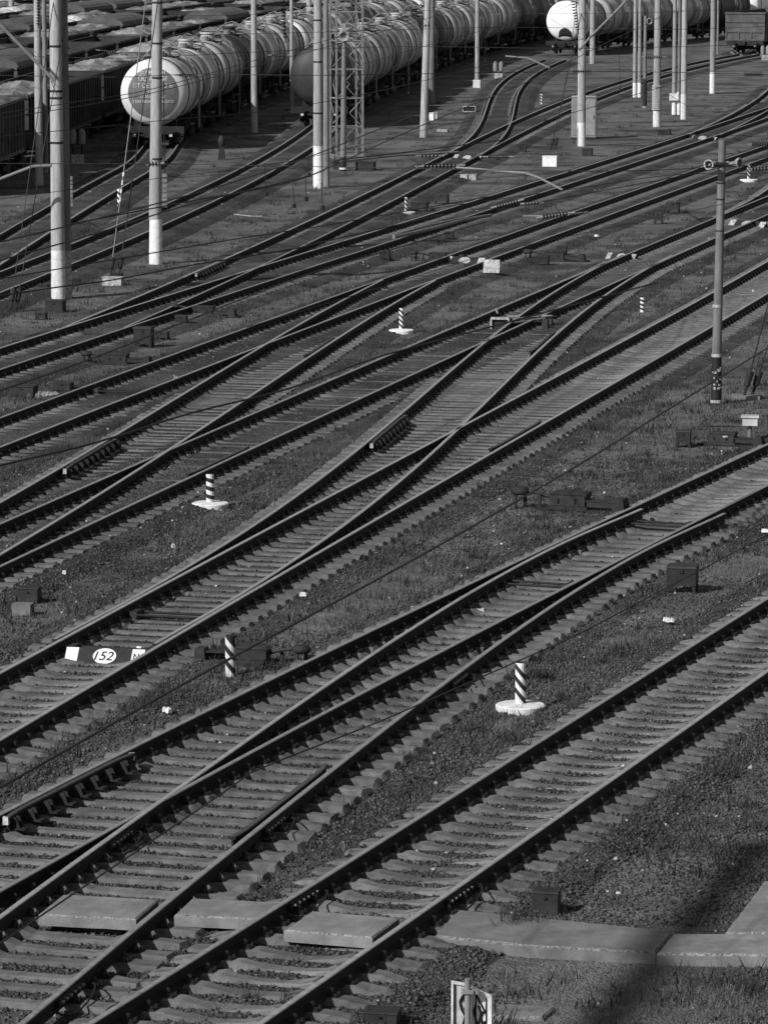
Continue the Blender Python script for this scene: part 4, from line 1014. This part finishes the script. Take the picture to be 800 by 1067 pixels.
def tank_wagon(style, loc, rz, label, L_=12.0):
    root = thing('tank_wagon', loc, rz, label, 'tank wagon', 'tank wagons'); out = []
    y0, y1 = .55, L_-.55; zc = 2.78
    pr = [(r, y0+cap(r)) for r in (.02, .5, .9, 1.15, 1.35, 1.5, 1.57, 1.6)]
    ms = {'lettered': (1, 1, 0, 2, 0, 0, 2, 0), 'light': (3, 3, 3, 0, 3, 2, 0, 3), 'dark': (0, 0, 0, 0, 0, 3, 0, 0), 'white': (2, 2, 0, 0, 3, 0, 0, 3), 'band': (0, 2, 0, 3, 3, 0, 3, 0)}[style]
    seg = [y0+.62, y0+1.05, y0+3.6, y0+4.1, L_/2, y1-3.9, y1-3.5, y1-1.1, y1-.62]
    for q in seg[1:]: pr.append((1.6, q))
    pr += [(r, y1-cap(r)) for r in (1.57, 1.5, 1.35, 1.15, .9, .5, .02)]
    front = 1 if style in ('lettered', 'white') else (3 if style == 'light' else 0)
    mi = [1 if front == 1 else front]*7 + [ms[i] for i in range(8)] + [ms[7]]*7
    mats = [M['tank_grey'], M['tank_white'], M['tank_white'], M['tank_light']]
    if style == 'dark': mats = [M['tank_dark'], M['tank_white'], M['tank_grey'], M['tank_light']]
    mb = MB(); mb.lathe(pr, c=(0, 0, zc), axis='y', n=40, mis=mi[:len(pr)-1]); out.append((mb.build('tank', mats, root, smooth=50), []))
    if style == 'lettered':
        mb = MB(); rr = [.02, .3, .6, .9, 1.1, 1.2]; mb.lathe([(r, y0+cap(r)-.02) for r in rr]+[(1.2, y0+cap(1.2)+.03)], c=(0, 0, zc), axis='y', n=40)
        pn = mb.build('end_panel', M['panel'], root, smooth=50); subs = []
        for body, z, s, w in (('С ПРОПАН', .95, .19, 1.15), ('ОС АРОМ', .66, .36, 1.35), ('СТ СЕЯНЕ О Ь', .33, .28, 1.9), ('Т ОАО С', .07, .16, .8), ('С ДА НОЙ НАЛ', -.18, .17, 1.15), ('ТОО БЕНЗИН В ОГО', -.42, .17, 1.95)):
            me = text_mesh(body, s, .002); xw = max(v.co.x for v in me.vertices)-min(v.co.x for v in me.vertices)
            for v in me.vertices:
                x = v.co.x*w/xw; z_ = v.co.y+z; v.co = (x, y0+cap(math.hypot(x, z_))-.04-(.004 if v.co.z > 0 else 0), zc+z_)
            me.materials.append(M['white']); subs.append(link('writing', me, pn))
        out.append((pn, subs))
    if style == 'white':
        mb = MB(); vs = []; n = 12
        for i in range(n+1):
            t = math.pi*i/n; vs.append((.52*math.cos(t), -1.18+.62*math.sin(t)**.8))
        vs += [(-.62, -1.3), (.62, -1.3)]
        vs = [(x*q, -1.0+(z+1.0)*q) for q in (1, .66, .33) for x, z in vs]+[(0, -1.0)]; k_ = (len(vs)-1)//3; fs = [(j*k_+i, j*k_+(i+1) % k_, (j+1)*k_+(i+1) % k_, (j+1)*k_+i) for j in (0, 1) for i in range(k_)]+[(2*k_+i, 2*k_+(i+1) % k_, 3*k_) for i in range(k_)]
        mb.add([(x, y0+cap(math.hypot(x, z))-.05, zc+z) for x, z in vs], fs); out.append((mb.build('end_patch', M['tank_dark'], root), []))
    # dome, platform, ladder, straps
    mb = MB(); mb.cyl((0, L_/2, zc+1.5), (0, L_/2, zc+1.95), .42, .36, n=18); mb.cyl((0, L_/2, zc+1.95), (0, L_/2, zc+2.03), .42, n=18); out.append((mb.build('dome', mats[3 if style != 'dark' else 0], root), []))
    mb = MB(); mb.cyl((.0, L_/2-1.3, zc+1.5), (0, L_/2-1.3, zc+1.85), .2, n=10); mb.cyl((.3, L_/2-1.0, zc+1.5), (.3, L_/2-1.0, zc+1.8), .12, n=8); out.append((mb.build('valve', M['steel'], root), []))
    mb = MB(); mb.box((0, L_/2, zc+1.62), (1.7, 1.9, .05)); 
    for x in (-.7, .7): mb.box((x, L_/2, zc+1.5), (.06, 1.7, .22))
    out.append((mb.build('platform', M['steel'], root), []))
    mb = MB()
    for yy in (L_/2+.95, L_/2+1.4):
        pts = [(1.72*math.sin(t), yy, zc+1.72*math.cos(t)+(.55*math.exp(-(t/.5)**2))) for t in np.linspace(-1.2, 1.2, 13)]; mb.tube(pts, .028, 5)
    for yy in (L_/2-.25, L_/2+.25):
        mb.tube([(1.75, yy, .9), (1.75, yy, zc+.4), (1.25, yy, zc+1.5), (.8, yy, zc+1.75)], .03, 5)
    for z in np.arange(1.0, 3.2, .35): mb.cyl((1.75, L_/2-.25, z), (1.75, L_/2+.25, z), .015, n=4)
    out.append((mb.build('ladder', M['steel'], root), []))
    for yy in (1.9, L_-1.9):
        mb = MB(); mb.tube([(1.625*math.sin(t), yy, zc+1.625*math.cos(t)) for t in np.linspace(-2.6, 2.6, 27)], .03, 4)
        mb.box((0, yy, 1.3), (2.0, .5, .35))
        out.append((mb.build('strap', M['chassis'], root), []))
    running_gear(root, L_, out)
    return root, out
def gondola(style, loc, rz, label, load='load', L_=13.4, fill=.1, peaks=3, roof=False):
    root = thing('goods_wagon', loc, rz, label, 'goods wagon', 'open goods wagons'); out = []
    mt = M['gondola_light' if style == 'light' else 'gondola']; w = 1.55; z0, z1 = 1.15, 3.45
    mb = MB()
    for s in (-1, 1):
        mb.box((s*w, L_/2, (z0+z1)/2), (.06, L_-.9, z1-z0)); mb.box((s*(w+.05), L_/2, z1-.06), (.16, L_-.88, .12)); mb.box((s*(w+.04), L_/2, z0+.06), (.14, L_-.88, .16))
        for i in range(14): mb.box((s*(w+.075), .7+(L_-1.4)*i/13, (z0+z1)/2), (.12, .14 if i % 2 == 0 else .10, z1-z0-.1))
    mb.box((0, L_/2, z0), (2*w, L_-.9, .08))
    out.append((mb.build('body', mt, root), []))
    for y, s in ((.45, -1), (L_-.45, 1)):
        mb = MB(); mb.box((0, y, (z0+z1)/2), (2*w+.1, .06, z1-z0))
        for z in (z0+.1, z0+.75, z0+1.55, z1-.08): mb.box((0, y+s*.06, z), (2*w+.1, .09, .12))
        for x in (-w, -.5, .5, w): mb.box((x, y+s*.07, z0+.45), (.1, .08, .7))
        out.append((mb.build('end_wall', mt, root), []))
    if roof:
        mb = MB(); n = 9
        vs = [(1.68*math.cos(math.pi*i/(n-1)), y, z1-.02+.62*math.sin(math.pi*i/(n-1))) for y in (.35, L_-.35) for i in range(n)]
        mb.add(vs, [(i+1, i, n+i, n+i+1) for i in range(n-1)]+[tuple(range(n)), tuple(range(2*n-1, n-1, -1))]); out.append((mb.build('roof', M['gondola_light'], root), []))
        for s in (-1, 1):
            mb = MB(); mb.box((s*1.68, L_/2, 2.3), (.08, 2.2, 2.1)); out.append((mb.build('door', M['gondola'], root), []))
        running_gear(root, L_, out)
        return root, out
    rnd = random.Random(style+load+str(fill)+str(peaks)); mb = MB(); nx_, ny_ = 8, 26
    for j in range(ny_+1):
        for i in range(nx_+1):
            u = i/nx_*2-1; v = j/ny_
            hump = (1-u*u)*(.5 if load != 'load_dark' else .1)*(.55+.45*math.sin(v*math.pi*peaks+peaks*2.1)**2)*(1 if 0 < j < ny_ else .2)
            mb.v.append((u*(w-.04), .5+v*(L_-1.0), z1-.35+fill+hump+rnd.uniform(-.12, .12)))
    for j in range(ny_):
        for i in range(nx_):
            a = j*(nx_+1)+i; mb.f.append((a, a+1, a+nx_+2, a+nx_+1)); mb.m.append(0)
    out.append((mb.build('load', M[load], root), []))
    running_gear(root, L_, out)
    return root, out
def lay(path, s0, protos, n, spacing, name, used):
    """put wagons along a line, copying the prototypes"""
    ln = Line(path) if not isinstance(path, Line) else path
    for i in range(n):
        s = s0+i*spacing
        if s+spacing > ln.S[-1]: break
        p, h = ln.pos(s); q, _ = ln.pos(s+spacing*.97); h = math.atan2(q[1]-p[1], q[0]-p[0])
        if not (in_view(p, 3.5, 60) or in_view(q, 3.5, 60)): continue
        key = protos[i % len(protos)]; root, out = PROTO[key]
        lab = name(i, key)
        if key not in used:
            used.add(key); root.location = (p[0], p[1], .0); root.rotation_euler = (0, 0, h-math.pi/2); root['label'] = lab
        else: copy_tree(root, out, (p[0], p[1], .0), h-math.pi/2, lab)
PROTO = {k: tank_wagon(k, (0, 0, 0), 0, '') for k in ('lettered', 'light', 'dark', 'white', 'band')}
PROTO['gl'] = gondola('light', (0, 0, 0), 0, '', 'load_dark', fill=-.6)
PROTO['gd'] = gondola('dark', (0, 0, 0), 0, '', 'load', fill=.05)
PROTO['ge'] = gondola('dark', (0, 0, 0), 0, '', 'load', fill=-.08, peaks=2)
PROTO['gf'] = gondola('light', (0, 0, 0), 0, '', 'load', fill=.15, peaks=5)
PROTO['van'] = gondola('light', (0, 0, 0), 0, '', roof=True)
PROTO['gw'] = gondola('dark', (0, 0, 0), 0, '', 'load_white', fill=.15)
PROTO['gc'] = gondola('dark', (0, 0, 0), 0, '', 'load_dark', fill=-.25)
used = set()
ORD = ['first', 'second', 'third', 'fourth', 'fifth', 'sixth', 'seventh', 'eighth', 'ninth', 'tenth', 'eleventh', 'twelfth', 'thirteenth', 'fourteenth', 'fifteenth', 'sixteenth', 'seventeenth', 'eighteenth', 'nineteenth', 'twentieth', 'twenty first', 'twenty second', 'twenty third', 'twenty fourth', 'twenty fifth', 'twenty sixth', 'twenty seventh']
ROW1 = [(-11.25, 191), (-9.6, 228), (-7.2, 262), (-4.2, 296), (0, 330), (6, 365), (15, 405)]
lay(ROW1, 5.5, ['lettered', 'band', 'light', 'dark', 'band', 'light'], 14, 12.2,
    lambda i, k: 'tank wagon with a lettered grey circle on its white end' if i == 0 else f'{ORD[i]} tank wagon of the left row from the lettered end', used)
ROW2 = [(-3.45, 217), (-2.0, 238), (0, 262), (4, 306), (10, 350), (19, 400), (31, 450)]
lay(ROW2, 0.3, ['dark', 'light', 'light', 'band', 'light', 'dark'], 18, 12.2,
    lambda i, k: 'dark ended tank wagon behind the lattice mast, front of the middle tank row' if i == 0 else f'{ORD[i]} tank wagon of the middle row from the lattice mast', used)
ROW3 = [(14.2, 330), (17.2, 343), (24.5, 366), (33, 388), (46, 415), (62, 440)]
lay(ROW3, 0.3, ['white', 'light', 'band', 'light', 'dark'], 8, 12.2,
    lambda i, k: 'tank wagon with a bright white end and dark patch, front of the right tank row' if i == 0 else f'{ORD[i]} tank wagon of the right row from the white end', used)
lay([(28.6, 331), (33.5, 345), (41, 362), (50, 380)], 0.3, ['gl'], 2, 13.9,
    lambda i, k: ['open goods wagon with a pale ribbed end at the top right', 'second open goods wagon at the top right, mostly outside the frame'][i], used)
GBASE = Line([(-19.6, 120), (-18.6, 145), (-17.4, 170), (-14.9, 221), (-12.4, 262), (-8.5, 310), (-2.5, 362), (6, 415), (17, 465), (30, 510)])
def goff(d): return [tuple(GBASE.P[i]-GBASE.N[i]*d) for i in range(0, len(GBASE.P), 16)]
pats = [['gc', 'gd', 'ge', 'gf', 'gd'], ['ge', 'gc', 'gc', 'gf', 'gd', 'ge', 'van'], ['gc', 'ge', 'gc', 'gf', 'gd', 'van', 'ge'], ['gd', 'gc', 'ge', 'van', 'gw', 'gf', 'gc', 'gd'], ['ge', 'gc', 'gf', 'van', 'van', 'gd'], ['gd', 'van', 'gw', 'gf', 'gc', 'ge'], ['van', 'gd', 'gc', 'ge', 'gf'], ['gd', 'gw', 'van', 'gc'], ['ge', 'gd', 'van', 'van', 'gf']]
KL = {'ge': 'half filled gravel wagon', 'gf': 'grey goods wagon heaped with gravel', 'van': 'covered van with curved roof', 'gc': 'part empty goods wagon', 'gd': 'goods wagon heaped with grey gravel', 'gw': 'goods wagon with a bright white load'}
for r in range(9):
    lay(goff(5.0*r), 2.0+(r*4.7) % 9, pats[r], 27, 14.2,
        lambda i, k, r=r: f'{KL[k]}, {ORD[i]} in the {ORD[r]} row', used)
for k, (root, out) in PROTO.items():
    if k not in used:
        for o, subs in out:
            for q in subs: bpy.data.objects.remove(q)
            bpy.data.objects.remove(o)
        bpy.data.objects.remove(root)

# ------------------------------------------------------------------ overhead wires
def wire(pts, z, label, r=.012, mname='wire', ext=True, smooth=True, name='overhead_wire', cat='wire', group='overhead wires'):
    P = [at(x, y, z) for x, y in pts]
    if ext:
        P = [P[0]+(P[0]-P[1]).normalized()*6]+P+[P[-1]+(P[-1]-P[-2]).normalized()*6]
    if smooth and len(P) > 3:
        Q = []
        for i in range(len(P)-1):
            a = P[max(i-1, 0)]; b = P[i]; c = P[i+1]; d = P[min(i+2, len(P)-1)]
            for t in (0, .25, .5, .75): Q.append(.5*((2*b)+(c-a)*t+(2*a-5*b+4*c-d)*t*t+(3*b-a-3*c+d)*t**3))
        P = Q+[P[-1]]
    c = P[len(P)//2]
    mb = MB(); mb.tube([p-Vector((c.x, c.y, 0)) for p in P], r, 6)
    o = mb.build(name, M[mname], loc=(c.x, c.y, 0)); return tag(o, label, cat, group)
WIRES = [
 ([(0,821),(200,708),(400,600),(507,540),(600,486),(700,424),(800,362)], 6.6, .0085, 'thick black wire slanting over the grass from lower left to the right edge'),
 ([(230,828),(267,803),(400,750),(537,690),(600,662),(680,620)], 6.0, .005, 'very thin wire just left of the nearest marker disc'),
 ([(0,485),(100,461),(200,430),(300,405),(400,370),(520,338)], 6.4, .010, 'wire crossing low over the bracketed check rail at left'),
 ([(0,407),(75,381),(140,356),(225,322),(325,284),(400,262)], 6.4, .009, 'wire passing over the dark boxes below the twin poles'),
 ([(0,308),(60,299),(120,291),(200,276),(300,260),(335,252)], 6.4, .010, 'wire running over the white anchoring block at upper left'),
 ([(0,252),(100,228),(200,202),(260,184),(325,162),(398,133)], 6.4, .012, 'upper wire of the pair sweeping across the left pole bases'),
 ([(0,271),(100,243),(200,212),(325,182),(352,167),(400,161)], 6.4, .012, 'lower wire of the pair sweeping across the left pole bases'),
 ([(200,209),(300,190),(352,170),(440,130),(560,80),(640,40),(700,12)], 6.2, .012, 'wire rising to the right behind the leaning pole'),
 ([(0,170),(200,171),(420,175),(640,178),(800,171)], 6.6, .008, 'nearly level thin wire across the curved siding'),
 ([(0,78),(120,80),(200,77),(340,78),(520,75),(640,74),(800,77)], 6.5, .011, 'level wire through the middle of the tank end lettering'),
 ([(0,57),(130,60),(260,54),(420,48),(600,50),(800,46)], 6.5, .009, 'level wire across the tank tops'),
 ([(0,30),(160,36),(330,33),(520,28),(700,30),(800,27)], 6.6, .010, 'level wire across the goods wagons and pole tops'),
 ([(0,12),(200,16),(400,10),(600,14),(800,8)], 6.6, .009, 'topmost level wire of the photo'),
 ([(0,118),(90,104),(160,92),(260,64),(400,24),(460,4)], 6.3, .011, 'slanting wire over the lettered tank end, upper of two'),
 ([(0,123),(90,109),(160,96),(260,70),(400,32),(480,8)], 6.3, .011, 'slanting wire over the lettered tank end, lower of two'),
 ([(0,142),(160,126),(300,112),(440,84),(600,42),(740,2)], 6.3, .009, 'slanting wire below the lettered tank end'),
 ([(120,270),(250,248),(330,236),(410,222)], 6.2, .009, 'short wire rising to the twin light pipes'),
 ([(0,207),(160,186),(300,168),(420,140)], 6.2, .006, 'faint wire over the siding behind the twin poles'),
 ([(640,196),(720,181),(800,163)], 6.2, .008, 'wire under the loudspeakers at the right edge'),
 ([(600,116),(700,87),(780,62),(800,60)], 6.2, .009, 'wire over the foot of the pole group at upper right'),
 ([(600,196),(700,182),(800,180)], 6.2, .007, 'lower thin wire behind the loudspeakers'),
 ([(560,10),(640,62),(700,100)], 6.4, .006, 'thin wire falling to the right behind the cabinet pole'),
 ([(400,298),(520,262),(640,236),(745,214)], 6.1, .005, 'faint wire beside the white square plate'),
 ([(0,20),(40,62),(60,100)], 6.4, .010, 'wire falling steeply at the top left corner'),
 ([(400,60),(470,40),(560,16),(620,-4)], 6.3, .010, 'slanting wire across the middle tank row'),
]
for pts, z, r, lab in WIRES: wire(pts, z, lab, r)
# thin droppers hanging from the pair of wires
for i, (x, y0, y1) in enumerate(((305,182,212),(318,176,205),(321,160,180),(335,190,214),(348,150,168),(276,170,200),(425,60,95),(505,30,62),(645,50,92))):
    D = at(x, y0, 6.4).y; a = at_depth(x, y0, D); b = at_depth(x+1, y1, D)
    mb = MB(); mb.cyl(a-Vector((a.x, a.y, 0)), b-Vector((a.x, a.y, 0)), .008, n=5); mb.cyl(b-Vector((a.x, a.y, 0)), b-Vector((a.x, a.y, .08)), .04, n=8)
    tag(mb.build('dropper', M['wire'], loc=(a.x, a.y, 0)), ['dropper wire left of the near bright pole', 'second dropper left of the near bright pole', 'short dropper above the left pair', 'dropper right at the near bright pole', 'dropper before the lattice mast foot', 'dropper over the dusty siding', 'dropper hanging over the middle tank row', 'dropper beside the slim pole of the middle tank row', 'dropper left of the pole group'][i], 'wire', 'short hanging droppers')
# light pipes
for pts, z, D, r, mn, lab in (
  ([(-10,190),(34,173),(54,172)], None, 119.6, .045, 'steel', 'bent light pipe reaching from the left edge to the thick twin pole'),
  ([(-5,20),(30,56),(57,84)], None, 119.7, .05, 'pole_dark', 'slanting grey strut running down to the thick twin pole'),
  ([(475,174),(548,180),(562,185),(585,197)], 6.0, None, .022, 'steel', 'bent light pipe hanging in the middle of the upper photo'),
  ([(527,58),(550,60),(572,70)], 6.0, None, .03, 'steel', 'small bent light pipe above the sharp curve of the siding'),
  ([(355,168),(420,161),(478,158)], 6.0, None, .022, 'steel', 'thin light pipe running right from the lattice mast foot'),
  ([(410,247),(450,238),(482,229),(511,224)], 5.9, None, .03, 'steel', 'lower of the twin light pipes over the track at upper middle'),
  ([(410,245),(440,236),(482,227)], 5.9, None, .02, 'steel', 'upper thin pipe of the twin light pipes'),
  ([(545,225),(566,225)], 5.9, None, .02, 'steel', 'short light rod left of the tall insulator string'),
  ([(592,223),(612,221)], 5.9, None, .02, 'steel', 'short light rod right of the tall insulator string'),
  ([(603,52),(615,38),(645,8),(652,0)], None, 198, .06, 'steel', 'slanting strut at the head of the cabinet pole')):
    P = [at(x, y, z) if z else at_depth(x, y, D) for x, y in pts]; c = P[0]
    mb = MB(); mb.tube([p-Vector((c.x, c.y, 0)) for p in P], r, 8); tag(mb.build('overhead_pipe', M[mn], loc=(c.x, c.y, 0)), lab, 'pipe', 'light pipes and struts of the overhead line')
# insulators
INS = [(441,173,476,172,9,4.2,'big ribbed insulator string, left one in the upper middle'),(508,163,530,163,9,3.0,'dense dark insulator right of the white oval in the upper middle'),(517,215,540,209,8,3.2,'dark insulator at the end of the twin light pipes'),
 (565,226,592,222,8,4.2,'tall ribbed insulator string over the track, right of the twin pipes'),(775,77,795,77,9,3.0,'ribbed insulator string left of the right edge, near the open goods wagon'),(783,150,803,150,8,3.6,'dense dark insulator at the right edge above the marker disc'),
 (783,176,803,175,6,3.4,'faint ribbed insulator just above the marker disc at the right edge'),(597,74,616,74,8,2.4,'ribbed insulator crossing the cabinet pole'),(155,171,168,170,4,3.4,'short insulator on the pole before the tank wagon'),
 (187,78,206,78,8,2.4,'ribbed insulator beside the lettered tank end'),(283,57,299,57,7,2.2,'ribbed insulator before the left tank row'),(104,52,121,54,7,2.2,'ribbed insulator above the dark goods wagon side'),
 (546,212,562,211,5,3.0,'dark insulator just right of the twin pipes insulator'),(672,59,690,59,8,2.4,'ribbed insulator among the pole group'),(436,27,448,26,4,2.4,'small insulator on the leaning pole'),(438,162,458,162,5,2.4,'small dark insulator left end of the thin light pipe')]
for x0, y0, x1, y1, n, rp, lab in INS:
    a = at(x0, y0, 6.1); D = a.y; b = at_depth(x1, y1, D); c = a; u = (b-a); k = pxm(D)
    root = thing('insulator', (c.x, c.y, c.z), 0, lab, 'insulator', 'insulators of the overhead line')
    mb = MB(); mb.cyl(-u*.25, u*1.25, .02, n=6); mb.build('rod', M['steel'], root)
    mb = MB()
    for i in range(n):
        q = u*((i+.5)/n); mb.cyl(q-u*(.28/n), q+u*(.18/n), rp/k, rp*.45/k, n=14)
    mb.build('insulator_discs', M['glaze'], root, smooth=40)
for x0, y0, x1, y1, n, lab in ((596,-3,602,32,12,'long hanging insulator chain over the white tank end'),(40,-5,40,26,10,'hanging insulator chain at the top left pole'),(294,-4,297,40,12,'hanging insulator chain before the left tank row')):
    a = at_depth(x0, y0, 150); b = at_depth(x1, y1, 150); k = pxm(150)
    root = thing('insulator', (a.x, a.y, a.z), 0, lab, 'insulator', 'insulators of the overhead line'); u = b-a
    mb = MB(); mb.cyl((0, 0, 1.5), u*1.1, .02, n=6); mb.build('rod', M['wire'], root)
    mb = MB()
    for i in range(n): q = u*((i+.5)/n); mb.cyl(q-u*(.2/n), q+u*(.2/n), 2.6/k, 1.2/k, n=12)
    mb.build('insulator_discs', M['glaze'], root, smooth=40)
# guy wires
def guy(a, b, label, r=.02, mname='wire', striped_=False):
    root = thing('guy_wire', (a.x, a.y, 0), 0, label, 'guy wire', 'slanting guy wires and their turnbuckles')
    o = Vector((a.x, a.y, 0)); mb = MB(); mb.cyl(a-o, b-o, r, n=6); mb.build('cable', M[mname], root)
    u = (b-a).normalized(); mb = MB(); mb.cyl(a-o+u*.25, a-o+u*.6, .07, .09, n=8); mb.cyl(a-o, a-o+u*.25, .035, n=6); mb.build('turnbuckle', M['iron'], root)
    if striped_:
        for i in range(4):
            q = a-o+u*(2.6+i*.3); mb = MB(); mb.cyl(q, q+u*.14, r*1.5, n=8); mb.build('white_band', M['white'], root)
a = at(115, 287, .2); p2 = at(162, 275)
guy(a, Vector((p2.x, p2.y-.1, 10.2)), 'light banded guy rod rising from the white block towards the pole', .018, 'steel', True)
guy(a+Vector((.25, .2, 0)), Vector((p2.x+.2, p2.y, 8.8)), 'dark guy wire beside the light banded rod', .018)
p1 = at(61, 312); a = at(11, 322, .1)
guy(a, Vector((p1.x, p1.y, 9.0)), 'left one of two dark guy wires at the left edge', .014); guy(a+Vector((.15, .1, 0)), Vector((p1.x+.2, p1.y, 7.6)), 'right one of two dark guy wires at the left edge', .014)
a = at(775, 413, .05); b = at_depth(872, 40, a.y+2)
guy(a, b, 'left one of two guy wires at the right edge near the scuffed pole', .018); guy(a+Vector((.2, .15, 0)), b+Vector((.4, 0, -1.0)), 'right one of two guy wires at the right edge near the scuffed pole', .014)
conc_pole((878,392), 13, 'concrete pole just outside the right edge holding the guy wires', white=1.4)
a = at(574, 155, .2); p3 = at(605.5, 152)
guy(a, Vector((p3.x, p3.y, 6.6)), 'guy wire rising from the white block to the cabinet pole', .02); guy(a+Vector((.2, .1, 0)), Vector((p3.x, p3.y, 8.5)), 'thinner guy wire beside the cabinet pole', .012)
p = at(777, 415); mb = MB(); mb.box((0, 0, .03), (.7, .5, .1)); tag(mb.build('anchor_slab', M['concrete'], loc=(p.x, p.y, 0), rz=-.2), 'flat concrete anchor at the foot of the right edge guy wires', 'slab')

# pale stone heap and scraps
p = at(44, 414); mb = MB(); rnd = random.Random(9)
for i in range(14):
    mb.box((rnd.uniform(-.3, .3), rnd.uniform(-.3, .3), rnd.uniform(.03, .14)), (rnd.uniform(.08, .2),)*2+(rnd.uniform(.06, .14),), rz=rnd.uniform(0, 3), tilt=rnd.uniform(-.5, .5), top=(.6, .6))
tag(mb.build('stone_heap', M['tank_grey'], loc=(p.x, p.y, 0)), 'small heap of pale stones between two dark boxes at the left edge', 'stones')
for i, (x, y, w, lab) in enumerate(((145,680,.09,'white scrap beside the 152 board track end'),(174,744,.13,'white lump of rubble in the grass below the striped post without disc'),(500,640,.16,'pale stone lying on a sleeper in the middle of the second track'),(698,650,.12,'white scraps in the grass below the rusty box'),(693,649,.06,'tiny white scrap left of the scraps below the rusty box'),(317,623,.10,'white scrap on the sleeper ends, middle left'),(621,247,.16,'round white spot beside the track above the white square plate'),(197,332,.12,'white spot on the ground before the dark point machine at left'),(161,360,.14,'small white mark at the foot of the barrel like box'),(795,556,.14,'pale block at the right edge in the grass'),(543,707,.07,'pale chip near the marker disc'),(68,600,.08,'white scrap below the dusty ballast at left'),(181,572,.08,'white scrap in the ballast left of centre'),(722,612,.05,'white cap beside the rusty box leg'),(785,305,.05,'tiny white scrap near the grey pole'))):
    p = at(x, y, .03); mb = MB(); rnd = random.Random(i)
    for j in range(3): mb.box((rnd.uniform(-w, w)*.4, rnd.uniform(-w, w)*.4, .04), (w*rnd.uniform(.4, .9), w*rnd.uniform(.3, .7), .06), rz=rnd.uniform(0, 3), tilt=rnd.uniform(-.3, .3), top=(.6, .7))
    tag(mb.build('scrap', M['white' if i != 2 else 'offwhite'], loc=(p.x, p.y, .05)), lab, 'scrap', 'white scraps on the ground')
# pale hose like lines on the ground
for pts, lab in (([(411,290),(414,296),(420,299),(430,300)], 'curved white hose on the ground inside the track, middle of the photo'), ([(758,305),(770,307),(783,308),(799,308)], 'pale hose lying across the track right of the grey pole'), ([(464,299),(476,300)], 'short white strip on the ground right of the curved white hose'), ([(244,223),(262,225),(273,225)], 'white strip lying in the grass at upper left'), ([(478,336),(482,333)], 'tiny pale strip left of the framed point machine')):
    P = [at(x, y, .06) for x, y in pts]; c = P[0]; mb = MB(); mb.tube([p-Vector((c.x, c.y, 0)) for p in P], .02, 6); tag(mb.build('hose', M['offwhite'], loc=(c.x, c.y, 0)), lab, 'hose', 'pale strips and hoses')

s = Vector((az.x, az.y, math.sin(SUN_EL)))
# unseen mast, added and tilted so its soft shadow falls at the lower right
A = at(636, 1060)+s*40; B = at(742, 938)+s*50; d = (B-A).normalized(); base = A-d*((A.z)/d.z)
root = thing('shadow_casting_mast', base, 0, 'slender leaning mast out of view, added to throw the soft shadow on the lower right corner', 'mast')
mb = MB(); mb.cyl((0, 0, 0), B-base+d*4, .30, .20, n=14); mb.build('shaft', M['steel'], root)
mb = MB(); mb.cyl((0, 0, 0), (0, 0, .3), .5, n=14); mb.build('footing', M['concrete'], root)
